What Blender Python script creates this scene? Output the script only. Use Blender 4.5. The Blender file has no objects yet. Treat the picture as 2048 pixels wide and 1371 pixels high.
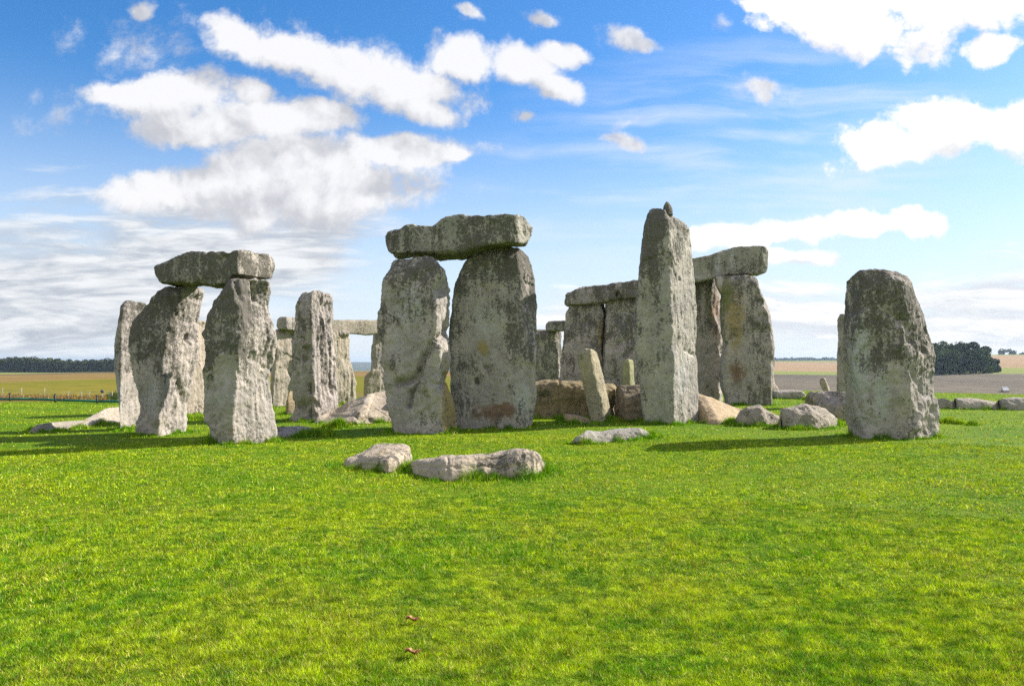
import bpy, math, random
import numpy as np
from mathutils import Vector

rng = np.random.default_rng(11)
random.seed(5)
SC = bpy.context.scene
COL = SC.collection
H = 1.75                 # eye height (m)
F = 1593.0               # focal length in photograph pixels (28 mm on 36 mm)
CX, CY = 1024.0, 722.0   # vanishing point of the view direction / horizon
K = H * F

# ------------------------------------------------------------------ camera
cam_data = bpy.data.cameras.new("camera")
cam = bpy.data.objects.new("camera", cam_data)
COL.objects.link(cam)
cam.location = (0, 0, H)
cam.rotation_euler = (math.radians(90), 0, 0)
cam_data.sensor_width = 36.0
cam_data.lens = 36.0 * F / 2048.0
cam_data.shift_y = (CY - 685.5) / 2048.0
cam_data.clip_start = 0.1
cam_data.clip_end = 30000
SC.camera = cam

# ------------------------------------------------------------------ light
SUN_AZ, SUN_EL = math.radians(64.5), math.radians(33)      # azimuth from +Y towards +X
S = Vector((math.sin(SUN_AZ) * math.cos(SUN_EL), math.cos(SUN_AZ) * math.cos(SUN_EL), math.sin(SUN_EL)))
sun_data = bpy.data.lights.new("sun", 'SUN')
sun_data.energy = 5.0
sun_data.angle = math.radians(0.5)
sun_data.color = (1.0, 0.93, 0.82)
sun = bpy.data.objects.new("sun", sun_data)
COL.objects.link(sun)
sun.rotation_euler = S.to_track_quat('Z', 'Y').to_euler()
sun.location = (30, 20, 40)

SC.view_settings.view_transform = 'Standard'
SC.view_settings.look = 'None'
SC.view_settings.exposure = 0.85
SC.view_settings.gamma = 1.0
SC.view_settings.use_curve_mapping = False
SC.cycles.max_bounces = 5
SC.cycles.diffuse_bounces = 3
SC.cycles.transmission_bounces = 3
SC.cycles.use_denoising = False


# ------------------------------------------------------------------ node helpers
class NT:
    def __init__(self, tree):
        self.t = tree

    def n(self, typ, ins=None, **props):
        nd = self.t.nodes.new(typ)
        for k, v in props.items():
            setattr(nd, k, v)
        for k, v in (ins or {}).items():
            s = nd.inputs[k]
            if isinstance(v, bpy.types.NodeSocket):
                self.t.links.new(v, s)
            else:
                s.default_value = v
        return nd

    def math(self, op, a, b=None, c=None, clamp=False):
        nd = self.n('ShaderNodeMath', operation=op, use_clamp=clamp)
        for i, v in enumerate((a, b, c)):
            if v is None:
                continue
            if isinstance(v, bpy.types.NodeSocket):
                self.t.links.new(v, nd.inputs[i])
            else:
                nd.inputs[i].default_value = v
        return nd.outputs[0]

    def vmath(self, op, a, b=None, scale=None):
        nd = self.n('ShaderNodeVectorMath', operation=op)
        for i, v in enumerate((a, b)):
            if v is None:
                continue
            if isinstance(v, bpy.types.NodeSocket):
                self.t.links.new(v, nd.inputs[i])
            else:
                nd.inputs[i].default_value = v
        if scale is not None:
            if isinstance(scale, bpy.types.NodeSocket):
                self.t.links.new(scale, nd.inputs['Scale'])
            else:
                nd.inputs['Scale'].default_value = scale
        return nd.outputs['Value'] if op in ('LENGTH', 'DOT_PRODUCT') else nd.outputs['Vector']

    def mix(self, fac, a, b, blend='MIX'):
        nd = self.n('ShaderNodeMix', data_type='RGBA', blend_type=blend, clamp_factor=True)
        for idx, v in ((0, fac), (6, a), (7, b)):
            if isinstance(v, bpy.types.NodeSocket):
                self.t.links.new(v, nd.inputs[idx])
            else:
                nd.inputs[idx].default_value = v if idx == 0 else (v[0], v[1], v[2], 1)
        return nd.outputs[2]

    def step(self, x, lo, hi, to0=0.0, to1=1.0, smooth=True):
        nd = self.n('ShaderNodeMapRange', {'Value': x, 'From Min': lo, 'From Max': hi, 'To Min': to0, 'To Max': to1},
                    interpolation_type='SMOOTHSTEP' if smooth else 'LINEAR')
        return nd.outputs[0]

    def noise(self, vec, scale, detail=4, rough=0.55, out='Fac', dist=0.0):
        nd = self.n('ShaderNodeTexNoise', {'Vector': vec, 'Scale': scale, 'Detail': detail, 'Roughness': rough, 'Distortion': dist})
        return nd.outputs[out]

    def mapping(self, vec, loc=(0, 0, 0), rot=(0, 0, 0), scale=(1, 1, 1), typ='POINT'):
        return self.n('ShaderNodeMapping', {'Vector': vec, 'Location': loc, 'Rotation': rot, 'Scale': scale}, vector_type=typ).outputs[0]


# ------------------------------------------------------------------ sky
def build_world():
    w = bpy.data.worlds.new("World")
    SC.world = w
    w.use_nodes = True
    t = w.node_tree
    t.nodes.clear()
    g = NT(t)
    out = g.n('ShaderNodeOutputWorld')
    sky = g.n('ShaderNodeTexSky', sky_type='NISHITA', sun_disc=False, sun_elevation=SUN_EL, sun_rotation=SUN_AZ,
              altitude=100.0, air_density=1.0, dust_density=0.55, ozone_density=1.6)
    D = g.n('ShaderNodeTexCoord').outputs['Generated']
    sep = g.n('ShaderNodeSeparateXYZ', {0: D})
    x, y, z = sep.outputs
    yy = g.math('MAXIMUM', y, 0.05)
    u = g.math('DIVIDE', x, yy)
    v = g.math('DIVIDE', z, yy)
    P = g.n('ShaderNodeCombineXYZ', {0: u, 1: v, 2: 0.0}).outputs[0]
    front = g.step(y, 0.02, 0.25)

    # warped coordinates so that cloud edges billow
    w1 = g.vmath('SUBTRACT', g.noise(P, 5.0, 3, 0.5, 'Color'), (0.5, 0.5, 0.5))
    w2 = g.vmath('SUBTRACT', g.noise(P, 21.0, 4, 0.6, 'Color'), (0.5, 0.5, 0.5))
    Pw = g.vmath('ADD', P, g.vmath('ADD', g.vmath('SCALE', w1, scale=0.055), g.vmath('SCALE', w2, scale=0.014)))

    def field(lst, vec):
        acc = None
        for it in lst:
            px, py, a, b = it[0], it[1], it[2] * 1.03, it[3] * 1.02
            rot = math.radians(it[4]) if len(it) > 4 else 0.0
            m = g.mapping(vec, ((px - CX) / F, (CY - py) / F, 0), (0, 0, rot), (a / F, b / F, 1), 'TEXTURE')
            ln = g.vmath('LENGTH', m)
            acc = ln if acc is None else g.math('SMOOTH_MIN', acc, ln, 0.22)
        return g.math('SUBTRACT', 1.0, acc)

    left = [(470, 78, 85, 42, -20), (590, 105, 130, 50, -12), (700, 150, 150, 62, -10), (820, 170, 150, 58, -4), (915, 128, 78, 48, 0),
            (850, 220, 75, 30, -18), (1050, 135, 75, 42, -25), (1110, 172, 60, 26, -12), (1120, 112, 50, 24, -10),
            (260, 195, 90, 28, 4), (350, 200, 150, 54, 6), (395, 265, 130, 48, 4), (560, 240, 150, 46, -4), (505, 185, 50, 34, -25),
            (650, 232, 62, 36, -8), (800, 308, 150, 34, 2), (570, 335, 190, 62, 4), (620, 392, 250, 72, 3), (330, 388, 150, 40, 4), (450, 368, 160, 46, 2), (905, 312, 50, 14, 4)]
    right = [(1700, 30, 200, 62, -18), (1880, 15, 230, 66, 2), (1550, 5, 80, 20, -12), (1980, 106, 62, 28, 8),
             (1900, 238, 120, 36, 0), (1750, 292, 105, 46, 6), (2020, 258, 120, 46, 0), (1830, 300, 130, 34, 4), 
             (1610, 455, 110, 26, 6), (1710, 447, 90, 18, 2), (1470, 478, 120, 24, 6), (1835, 446, 46, 22, -14), (1590, 516, 78, 18, 0)]
    wisp = [(245, 105, 60, 54, 0), (308, 118, 58, 48, 20), (300, 90, 110, 70, 0), (130, 230, 90, 40, 20), (1250, 74, 52, 30, -8), (1530, 168, 60, 36, 0), (1255, 282, 58, 22, -14),
            (1240, 245, 40, 12, 20), (160, 70, 40, 40, 40), (285, 12, 30, 22, -40), (935, 38, 40, 16, -20), (70, 195, 26, 22, 0), (1060, 228, 26, 14, 0),
            (1075, 40, 40, 18, -10), (1450, 40, 24, 24, 30), (590, 45, 60, 30, -20), (1190, 640, 120, 60, 0), (640, 510, 60, 30, 0), (740, 100, 60, 30, 0)]
    n1 = g.noise(Pw, 13.0, 10, 0.66)
    def billow(vec):
        return g.n('ShaderNodeTexVoronoi', {'Vector': vec, 'Scale': 20.0, 'Detail': 3.0, 'Roughness': 0.55, 'Lacunarity': 2.3}, feature='F1', normalize=True).outputs['Distance']
    b1 = billow(Pw)
    b2 = billow(g.vmath('ADD', Pw, (0.007, 0.011, 0.0)))
    brel = g.math('SUBTRACT', b2, b1)
    n3 = g.noise(Pw, 13.0, 4, 0.55)
    n2 = g.noise(g.vmath('ADD', Pw, (0.012, 0.020, 0.0)), 13.0, 4, 0.55)      # sampled a little towards the sun
    relief = g.math('SUBTRACT', n3, n2)
    up = g.vmath('ADD', Pw, (0.014, 0.046, 0.0))
    fl = field(left, Pw)
    fr = field(right, Pw)
    fw = field(wisp, Pw)
    topl = g.math('SUBTRACT', g.math('MAXIMUM', fl, -0.4), g.math('MAXIMUM', field(left, up), -0.4))
    topr = g.math('SUBTRACT', g.math('MAXIMUM', fr, -0.4), g.math('MAXIMUM', field(right, up), -0.4))
    nb = g.math('ADD', g.math('MULTIPLY', g.math('SUBTRACT', n1, 0.5), 0.75), g.math('MULTIPLY', g.math('SUBTRACT', 0.34, b1), 0.62))
    relief = g.math('ADD', g.math('MULTIPLY', relief, 0.8), g.math('MULTIPLY', brel, 0.45))
    dl = g.step(g.math('ADD', fl, g.math('MULTIPLY', nb, 2.3)), -0.16, 0.42, 0.0, 0.98)
    dr = g.step(g.math('ADD', fr, g.math('MULTIPLY', nb, 2.9)), -0.18, 0.34)
    nw = g.math('SUBTRACT', g.noise(Pw, 20.0, 10, 0.68), 0.5)
    dw = g.step(g.math('ADD', g.math('MULTIPLY', fw, 0.6), g.math('MULTIPLY', nw, 3.2)), -0.05, 1.25, 0.0, 0.85)
    puff = field([(1250, 76, 44, 28, -8), (1285, 88, 30, 16, 0), (1525, 165, 42, 22, 0), (1530, 185, 24, 22, 0), (1255, 282, 52, 18, -14), (1110, 110, 46, 24, -10), (935, 38, 34, 12, -20), (1075, 42, 30, 16, -10), (1060, 228, 18, 10, 0), (285, 12, 22, 22, -40)], Pw)
    dp = g.step(g.math('ADD', puff, g.math('MULTIPLY', nb, 2.9)), -0.15, 0.65, 0.0, 0.93)
    dl = g.math('MAXIMUM', g.math('MAXIMUM', dl, dp), dw)

    # layered cloud banks low over the horizon
    Ps = g.mapping(P, scale=(1.0, 5.5, 1.0))
    sw = g.vmath('SCALE', g.vmath('SUBTRACT', g.noise(Ps, 4.0, 3, 0.5, 'Color'), (0.5, 0.5, 0.5)), scale=0.20)
    ns = g.noise(g.vmath('ADD', Ps, sw), 5.5, 8, 0.6)
    ns2 = g.noise(g.vmath('ADD', g.vmath('ADD', Ps, sw), (0.015, 0.06, 0)), 5.5, 8, 0.6)
    bankl = field([(60, 590, 520, 180, 0), (330, 530, 380, 130, 8), (560, 500, 220, 80, 10)], Pw)
    bankr = field([(1800, 640, 620, 110, 0), (1950, 600, 330, 90, 0), (1150, 640, 130, 70, 0)], Pw)
    ds_l = g.step(g.math('ADD', bankl, g.math('MULTIPLY', g.math('SUBTRACT', ns, 0.42), 2.3)), -0.05, 0.75, 0, 0.97)
    ds_r = g.step(g.math('ADD', bankr, g.math('MULTIPLY', g.math('SUBTRACT', ns, 0.50), 3.0)), 0.05, 0.7, 0, 0.95)

    # thin cirrus streaks
    Pc = g.mapping(P, rot=(0, 0, math.radians(-11)), scale=(1.2, 13.0, 1.0))
    ci = g.noise(g.vmath('ADD', Pc, g.vmath('SCALE', w1, scale=0.5)), 2.6, 6, 0.55)
    cim = field([(1450, 330, 650, 300, 10)], P)
    dc = g.math('MULTIPLY', g.step(ci, 0.38, 0.74, 0, 0.55), g.step(cim, 0.0, 0.6))

    # colours of the cloud layers
    lift = g.step(u, -0.5, 0.6, 0.0, 1.0)                       # brighter towards the sun
    tl = g.step(g.math('ADD', g.math('MULTIPLY', relief, 1.7), g.math('MULTIPLY', topl, 0.42)), -0.30, 0.30)
    cl = g.mix(tl, (0.335, 0.34, 0.365), (0.545, 0.545, 0.555))
    tr = g.step(g.math('ADD', g.math('MULTIPLY', relief, 1.3), g.math('MULTIPLY', topr, 0.34)), -0.42, 0.08)
    cr = g.mix(tr, (0.46, 0.47, 0.49), (0.64, 0.63, 0.62))
    ts = g.step(g.math('SUBTRACT', ns, ns2), -0.13, 0.13)
    csl = g.mix(ts, (0.29, 0.315, 0.355), (0.52, 0.53, 0.54))
    csr = g.mix(ts, (0.43, 0.45, 0.485), (0.60, 0.60, 0.60))

    hs = g.n('ShaderNodeHueSaturation', {'Hue': 0.497, 'Saturation': 1.38, 'Value': 1.0, 'Color': sky.outputs[0]}).outputs[0]
    gain = g.mix(1.0, hs, (0.93, 1.02, 1.20), 'MULTIPLY')
    sky_bg = g.n('ShaderNodeBackground', {'Color': gain, 'Strength': 0.086}).outputs[0]

    def layer(base, fac, color):
        bg = g.n('ShaderNodeBackground', {'Color': color, 'Strength': 1.0}).outputs[0]
        return g.n('ShaderNodeMixShader', {0: g.math('MULTIPLY', fac, front), 1: base, 2: bg}).outputs[0]
    sh = layer(sky_bg, dc, g.mix(0.5, (0.50, 0.53, 0.57), (0.54, 0.55, 0.565)))
    # pale band of moisture at the horizon, all the way round
    hz = g.step(z, 0.0, 0.34, 0.86, 0.0)
    hb = g.n('ShaderNodeBackground', {'Color': (0.455, 0.505, 0.570, 1), 'Strength': 1.0}).outputs[0]
    sh = g.n('ShaderNodeMixShader', {0: hz, 1: sh, 2: hb}).outputs[0]
    sh = layer(sh, ds_l, csl)
    sh = layer(sh, ds_r, csr)
    sh = layer(sh, dl, cl)
    sh = layer(sh, dr, cr)
    # unseen broken cloud added behind and above the viewer, white fill for shaded faces
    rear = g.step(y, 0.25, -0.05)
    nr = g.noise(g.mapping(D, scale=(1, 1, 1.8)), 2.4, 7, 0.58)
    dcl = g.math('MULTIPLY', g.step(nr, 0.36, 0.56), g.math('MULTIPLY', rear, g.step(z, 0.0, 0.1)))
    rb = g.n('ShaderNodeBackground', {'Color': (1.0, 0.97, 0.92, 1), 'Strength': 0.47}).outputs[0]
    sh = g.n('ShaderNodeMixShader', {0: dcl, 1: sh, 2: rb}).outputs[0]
    t.links.new(sh, out.inputs['Surface'])
    w.cycles.sampling_method = 'MANUAL'
    w.cycles.sample_map_resolution = 512


build_world()


# ------------------------------------------------------------------ numpy noise
_perm = rng.permutation(256)
_perm = np.concatenate([_perm, _perm, _perm])
_gr = rng.normal(size=(256, 3))
_gr /= np.linalg.norm(_gr, axis=1)[:, None]
_gr = _gr.astype(np.float32)


def perlin(p):
    p = np.asarray(p, dtype=np.float32)
    i = np.floor(p).astype(np.int64)
    f = p - i
    i &= 255
    w = f * f * f * (f * (f * 6 - 15) + 10)
    res = 0
    for dx in (0, 1):
        wx = w[:, 0] if dx else 1 - w[:, 0]
        for dy in (0, 1):
            wy = w[:, 1] if dy else 1 - w[:, 1]
            for dz in (0, 1):
                wz = w[:, 2] if dz else 1 - w[:, 2]
                h = _perm[_perm[_perm[(i[:, 0] + dx) & 255] + ((i[:, 1] + dy) & 255)] + ((i[:, 2] + dz) & 255)]
                gv = _gr[h]
                d = gv[:, 0] * (f[:, 0] - dx) + gv[:, 1] * (f[:, 1] - dy) + gv[:, 2] * (f[:, 2] - dz)
                res = res + wx * wy * wz * d
    return res * 1.5


def fbm(p, oct=4, rough=0.5):
    a, s, r = 1.0, 1.0, 0
    for _ in range(oct):
        r = r + a * perlin(p * s + 17.3 * s)
        a *= rough
        s *= 2.03
    return r


def ridged(p, oct=3):
    a, s, r = 1.0, 1.0, 0
    for _ in range(oct):
        r = r + a * (1 - 2.2 * np.abs(perlin(p * s + 5.1 * s)))
        a *= 0.5
        s *= 2.1
    return r


# ------------------------------------------------------------------ mesh helpers
def make_mesh(name, verts, faces, mat, smooth=True, parent=None, attrs=None):
    """faces: int array n x 3 or n x 4 (one kind), or list of such arrays"""
    fl = faces if isinstance(faces, list) else [faces]
    fl = [np.asarray(f, dtype=np.int32) for f in fl if len(f)]
    me = bpy.data.meshes.new(name)
    verts = np.asarray(verts, dtype=np.float32)
    nl = sum(f.size for f in fl)
    npoly = sum(len(f) for f in fl)
    me.vertices.add(len(verts))
    me.vertices.foreach_set('co', verts.ravel())
    me.loops.add(nl)
    me.loops.foreach_set('vertex_index', np.concatenate([f.ravel() for f in fl]))
    me.polygons.add(npoly)
    tot = np.concatenate([np.full(len(f), f.shape[1], dtype=np.int32) for f in fl])
    start = np.concatenate([[0], np.cumsum(tot)[:-1]]).astype(np.int32)
    me.polygons.foreach_set('loop_start', start)
    me.polygons.foreach_set('loop_total', tot)
    me.polygons.foreach_set('use_smooth', np.full(npoly, smooth, dtype=bool))
    me.update(calc_edges=True)
    for k, a in (attrs or {}).items():
        a = np.asarray(a, dtype=np.float32)
        if a.ndim == 1:
            at = me.attributes.new(k, 'FLOAT', 'POINT')
            at.data.foreach_set('value', a)
        else:
            at = me.attributes.new(k, 'FLOAT_COLOR', 'POINT')
            at.data.foreach_set('color', np.concatenate([a, np.ones((len(a), 1), np.float32)], 1).ravel())
    me.validate()
    if mat:
        me.materials.append(mat)
    o = bpy.data.objects.new(name, me)
    COL.objects.link(o)
    if parent:
        o.parent = parent
    return o


def tag(o, label=None, cat=None, group=None, kind=None):
    if label:
        o['label'] = label
    if cat:
        o['category'] = cat
    if group:
        o['group'] = group
    if kind:
        o['kind'] = kind
    return o


def empty(name, loc):
    o = bpy.data.objects.new(name, None)
    COL.objects.link(o)
    o.location = loc
    return o


def smooth1(a, s):
    if s <= 0 or len(a) < 5:
        return a
    n = int(max(1, round(3 * s)))
    k = np.exp(-0.5 * (np.arange(-n, n + 1) / s) ** 2)
    k /= k.sum()
    return np.convolve(np.pad(a, n, mode='edge'), k, mode='valid')


# ------------------------------------------------------------------ terrain
def smst(x, a, b):
    t = np.clip((x - a) / (b - a), 0, 1)
    return t * t * (3 - 2 * t)


def terrain(X, Y):
    X = np.asarray(X, dtype=np.float64)
    Y = np.asarray(Y, dtype=np.float64)
    r = np.hypot(X, Y)
    az = np.arctan2(X, Y)
    lw = smst(-az, 0.19, 0.30)                 # weight of the wooded left horizon
    zl = np.interp(r, [0, 45, 800, 1000, 1600, 3500, 5200, 7000, 14000], [0, 0, -8.3, -10.0, -22, -40, -8, -8, -60])
    zc = np.interp(r, [0, 45, 500, 640, 1500, 3500, 5200, 7000, 14000], [0, 0, -4.6, -6.2, -40, -60, -4.5, -5, -60])
    zleft = lw * zl + (1 - lw) * zc
    zr1 = np.interp(r, [0, 50, 120, 290, 520, 640, 900, 1500, 2600, 3200, 7000, 14000], [0, 0, -2.6, -8.6, -6.9, -7.0, -5.0, 2.0, 4.5, 4.6, -10, -60])
    zr2 = np.interp(r, [0, 50, 120, 290, 520, 640, 900, 1500, 2600, 3200, 7000, 14000], [0, 0, -2.6, -8.6, -6.9, -4.5, 2.6, 12.6, 12.0, 8.0, -10, -60])
    rw = smst(az, 0.40, 0.56)
    zright = rw * zr2 + (1 - rw) * zr1
    m = smst(az, -0.02, 0.02)
    z = (1 - m) * zleft + m * zright
    und = 0.030 * np.sin(X * 0.42 + 0.7) * np.sin(Y * 0.31 + 1.2) + 0.016 * np.sin(X * 1.13 + Y * 0.57) + 0.012 * np.sin(X * 0.5 - Y * 1.31)
    far = np.clip((r - 60) / 200, 0, 1) * (0.6 * np.sin(X * 0.021 + 1) * np.sin(Y * 0.017) + 0.3 * np.sin(X * 0.06 + Y * 0.033))
    return z + und * np.clip(1.4 - r / 60, 0, 1) + far * 0.5


def new_mat(name):
    m = bpy.data.materials.new(name)
    m.use_nodes = True
    m.node_tree.nodes.clear()
    g = NT(m.node_tree)
    out = g.n('ShaderNodeOutputMaterial')
    return m, g, out


def principled(g, out, color, rough=0.9, bump=None, spec=0.2):
    ins = {'Base Color': color, 'Roughness': rough, 'Specular IOR Level': spec}
    if bump is not None:
        ins['Normal'] = bump
    b = g.n('ShaderNodeBsdfPrincipled', ins)
    g.t.links.new(b.outputs[0], out.inputs['Surface'])
    return b


def col4(c):
    return (c[0], c[1], c[2], 1.0)


def field_material(name, c1, c2, c3, rows=0.0, scale=0.05, rowdir=0.0):
    m, g, out = new_mat(name)
    pos = g.n('ShaderNodeNewGeometry').outputs['Position']
    a = g.noise(g.mapping(pos, rot=(0, 0, rowdir), scale=(1, 0.35, 1)), scale, 6, 0.6)
    b = g.noise(pos, scale * 14, 5, 0.65)
    c = g.mix(g.step(a, 0.35, 0.65), c1, c2)
    c = g.mix(g.step(b, 0.45, 0.72), c, c3)
    if rows > 0:
        wv = g.n('ShaderNodeTexWave', {'Vector': g.mapping(pos, rot=(0, 0, rowdir)), 'Scale': rows, 'Distortion': 2.0, 'Detail': 3.0, 'Detail Scale': 1.5},
                 wave_type='BANDS', bands_direction='Y').outputs['Fac']
        c = g.mix(g.math('MULTIPLY', wv, 0.4), c, c3)
    principled(g, out, c, 0.95, spec=0.05)
    return m


def lawn_material():
    m, g, out = new_mat("lawn_turf")
    pos = g.n('ShaderNodeNewGeometry').outputs['Position']
    a = g.noise(pos, 0.35, 5, 0.6)
    b = g.noise(pos, 2.6, 5, 0.6)
    f = g.noise(g.mapping(pos, scale=(1, 0.6, 1)), 60, 4, 0.7)
    c = g.mix(g.step(a, 0.36, 0.64), (0.090, 0.190, 0.003), (0.170, 0.250, 0.004))
    c = g.mix(g.step(b, 0.50, 0.72, 0, 0.6), c, (0.18, 0.20, 0.012))
    c = g.mix(g.step(f, 0.44, 0.68, 0, 0.75), c, (0.050, 0.100, 0.005))
    bp = g.n('ShaderNodeBump', {'Strength': 0.7, 'Distance': 0.03, 'Height': f}).outputs[0]
    principled(g, out, c, 0.9, bp, 0.1)
    return m


def sector(name, az0, az1, r0, r1, nr, na, mat, label=None):
    az = np.linspace(az0, az1, na)
    f0 = r0(az) if callable(r0) else np.full(na, float(r0))
    f1 = r1(az) if callable(r1) else np.full(na, float(r1))
    t = np.linspace(0, 1, nr)[:, None]
    R = f0[None, :] * (f1 / f0)[None, :] ** t
    X = R * np.sin(az)[None, :]
    Y = R * np.cos(az)[None, :]
    Z = terrain(X, Y)
    V = np.stack([X, Y, Z], -1).reshape(-1, 3)
    i = np.arange(nr - 1)[:, None] * na + np.arange(na - 1)[None, :]
    Fc = np.stack([i, i + 1, i + na + 1, i + na], -1).reshape(-1, 4)
    o = make_mesh(name, V, Fc[:, ::-1], mat)
    return tag(o, kind='structure')


def build_ground():
    lawn = lawn_material()
    PI = math.pi

    def lawn_edge(az):
        base = np.where(az < 0, 39.5, 52.0)
        m = smst(az, -0.1, 0.1)
        return (1 - m) * 39.5 + m * 52.0 + 0 * base
    # the lawn reaches the verge on one side and the fold of the ground on the other
    sector('lawn', -PI, PI, 0.6, lawn_edge, 90, 420, lawn)
    grassy = field_material('meadow_grass', (0.150, 0.160, 0.012), (0.22, 0.180, 0.025), (0.105, 0.115, 0.012), scale=0.035)
    stub = field_material('stubble', (0.26, 0.160, 0.060), (0.23, 0.18, 0.045), (0.20, 0.110, 0.052), rows=0.006, scale=0.012, rowdir=0.25)
    brown = field_material('bare_earth_strip', (0.13, 0.080, 0.055), (0.17, 0.10, 0.055), (0.11, 0.075, 0.055), scale=0.02)
    pale = field_material('far_pasture', (0.20, 0.24, 0.05), (0.24, 0.23, 0.07), (0.16, 0.22, 0.04), scale=0.02)
    plough = field_material('ploughed_earth', (0.130, 0.108, 0.078), (0.190, 0.155, 0.110), (0.085, 0.078, 0.062), rows=0.02, scale=0.007)
    tan = field_material('ripe_stubble', (0.34, 0.22, 0.12), (0.30, 0.20, 0.11), (0.38, 0.27, 0.15), scale=0.012)
    blue = field_material('distant_hills', (0.06, 0.085, 0.05), (0.10, 0.10, 0.06), (0.04, 0.06, 0.04), scale=0.002)
    verge = field_material('rough_verge', (0.16, 0.15, 0.03), (0.22, 0.14, 0.05), (0.11, 0.12, 0.02), scale=0.6)

    e1 = lambda az: 100 + 45 * smst(az, -0.62, -0.45) + 0 * az
    e2 = lambda az: 330 + 120 * smst(az, -0.62, -0.45)
    e3 = lambda az: 420 + 150 * smst(az, -0.62, -0.45)
    sector('verge', -PI, 0.0, lawn_edge, 46.0, 6, 200, verge)
    sector('meadow', -PI, 0.0, 46.0, e1, 30, 200, grassy)
    sector('stubble_field', -PI, 0.0, e1, e2, 20, 200, stub)
    sector('earth_strip', -PI, 0.0, e2, e3, 8, 200, brown)
    sector('far_pasture', -PI, 0.0, e3, 900.0, 12, 200, pale)
    sector('far_hills', -PI, 0.0, 900.0, 12000.0, 40, 300, blue)
    sector('pasture', 0.0, PI, lawn_edge, 100.0, 10, 200, grassy)
    sector('valley_grass', 0.0, PI, 100.0, 285.0, 12, 200, grassy)
    sector('ploughed_field', 0.0, PI, 285.0, 560.0, 20, 200, plough)
    sector('green_strip', 0.0, PI, 560.0, 700.0, 8, 200, pale)
    sector('ripe_field', 0.0, PI, 700.0, 1380.0, 14, 240, tan)
    sector('ridge_pasture', 0.0, PI, 1380.0, 1700.0, 8, 240, pale)
    sector('distant_hills', 0.0, PI, 1700.0, 12000.0, 40, 300, blue)


build_ground()


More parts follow.
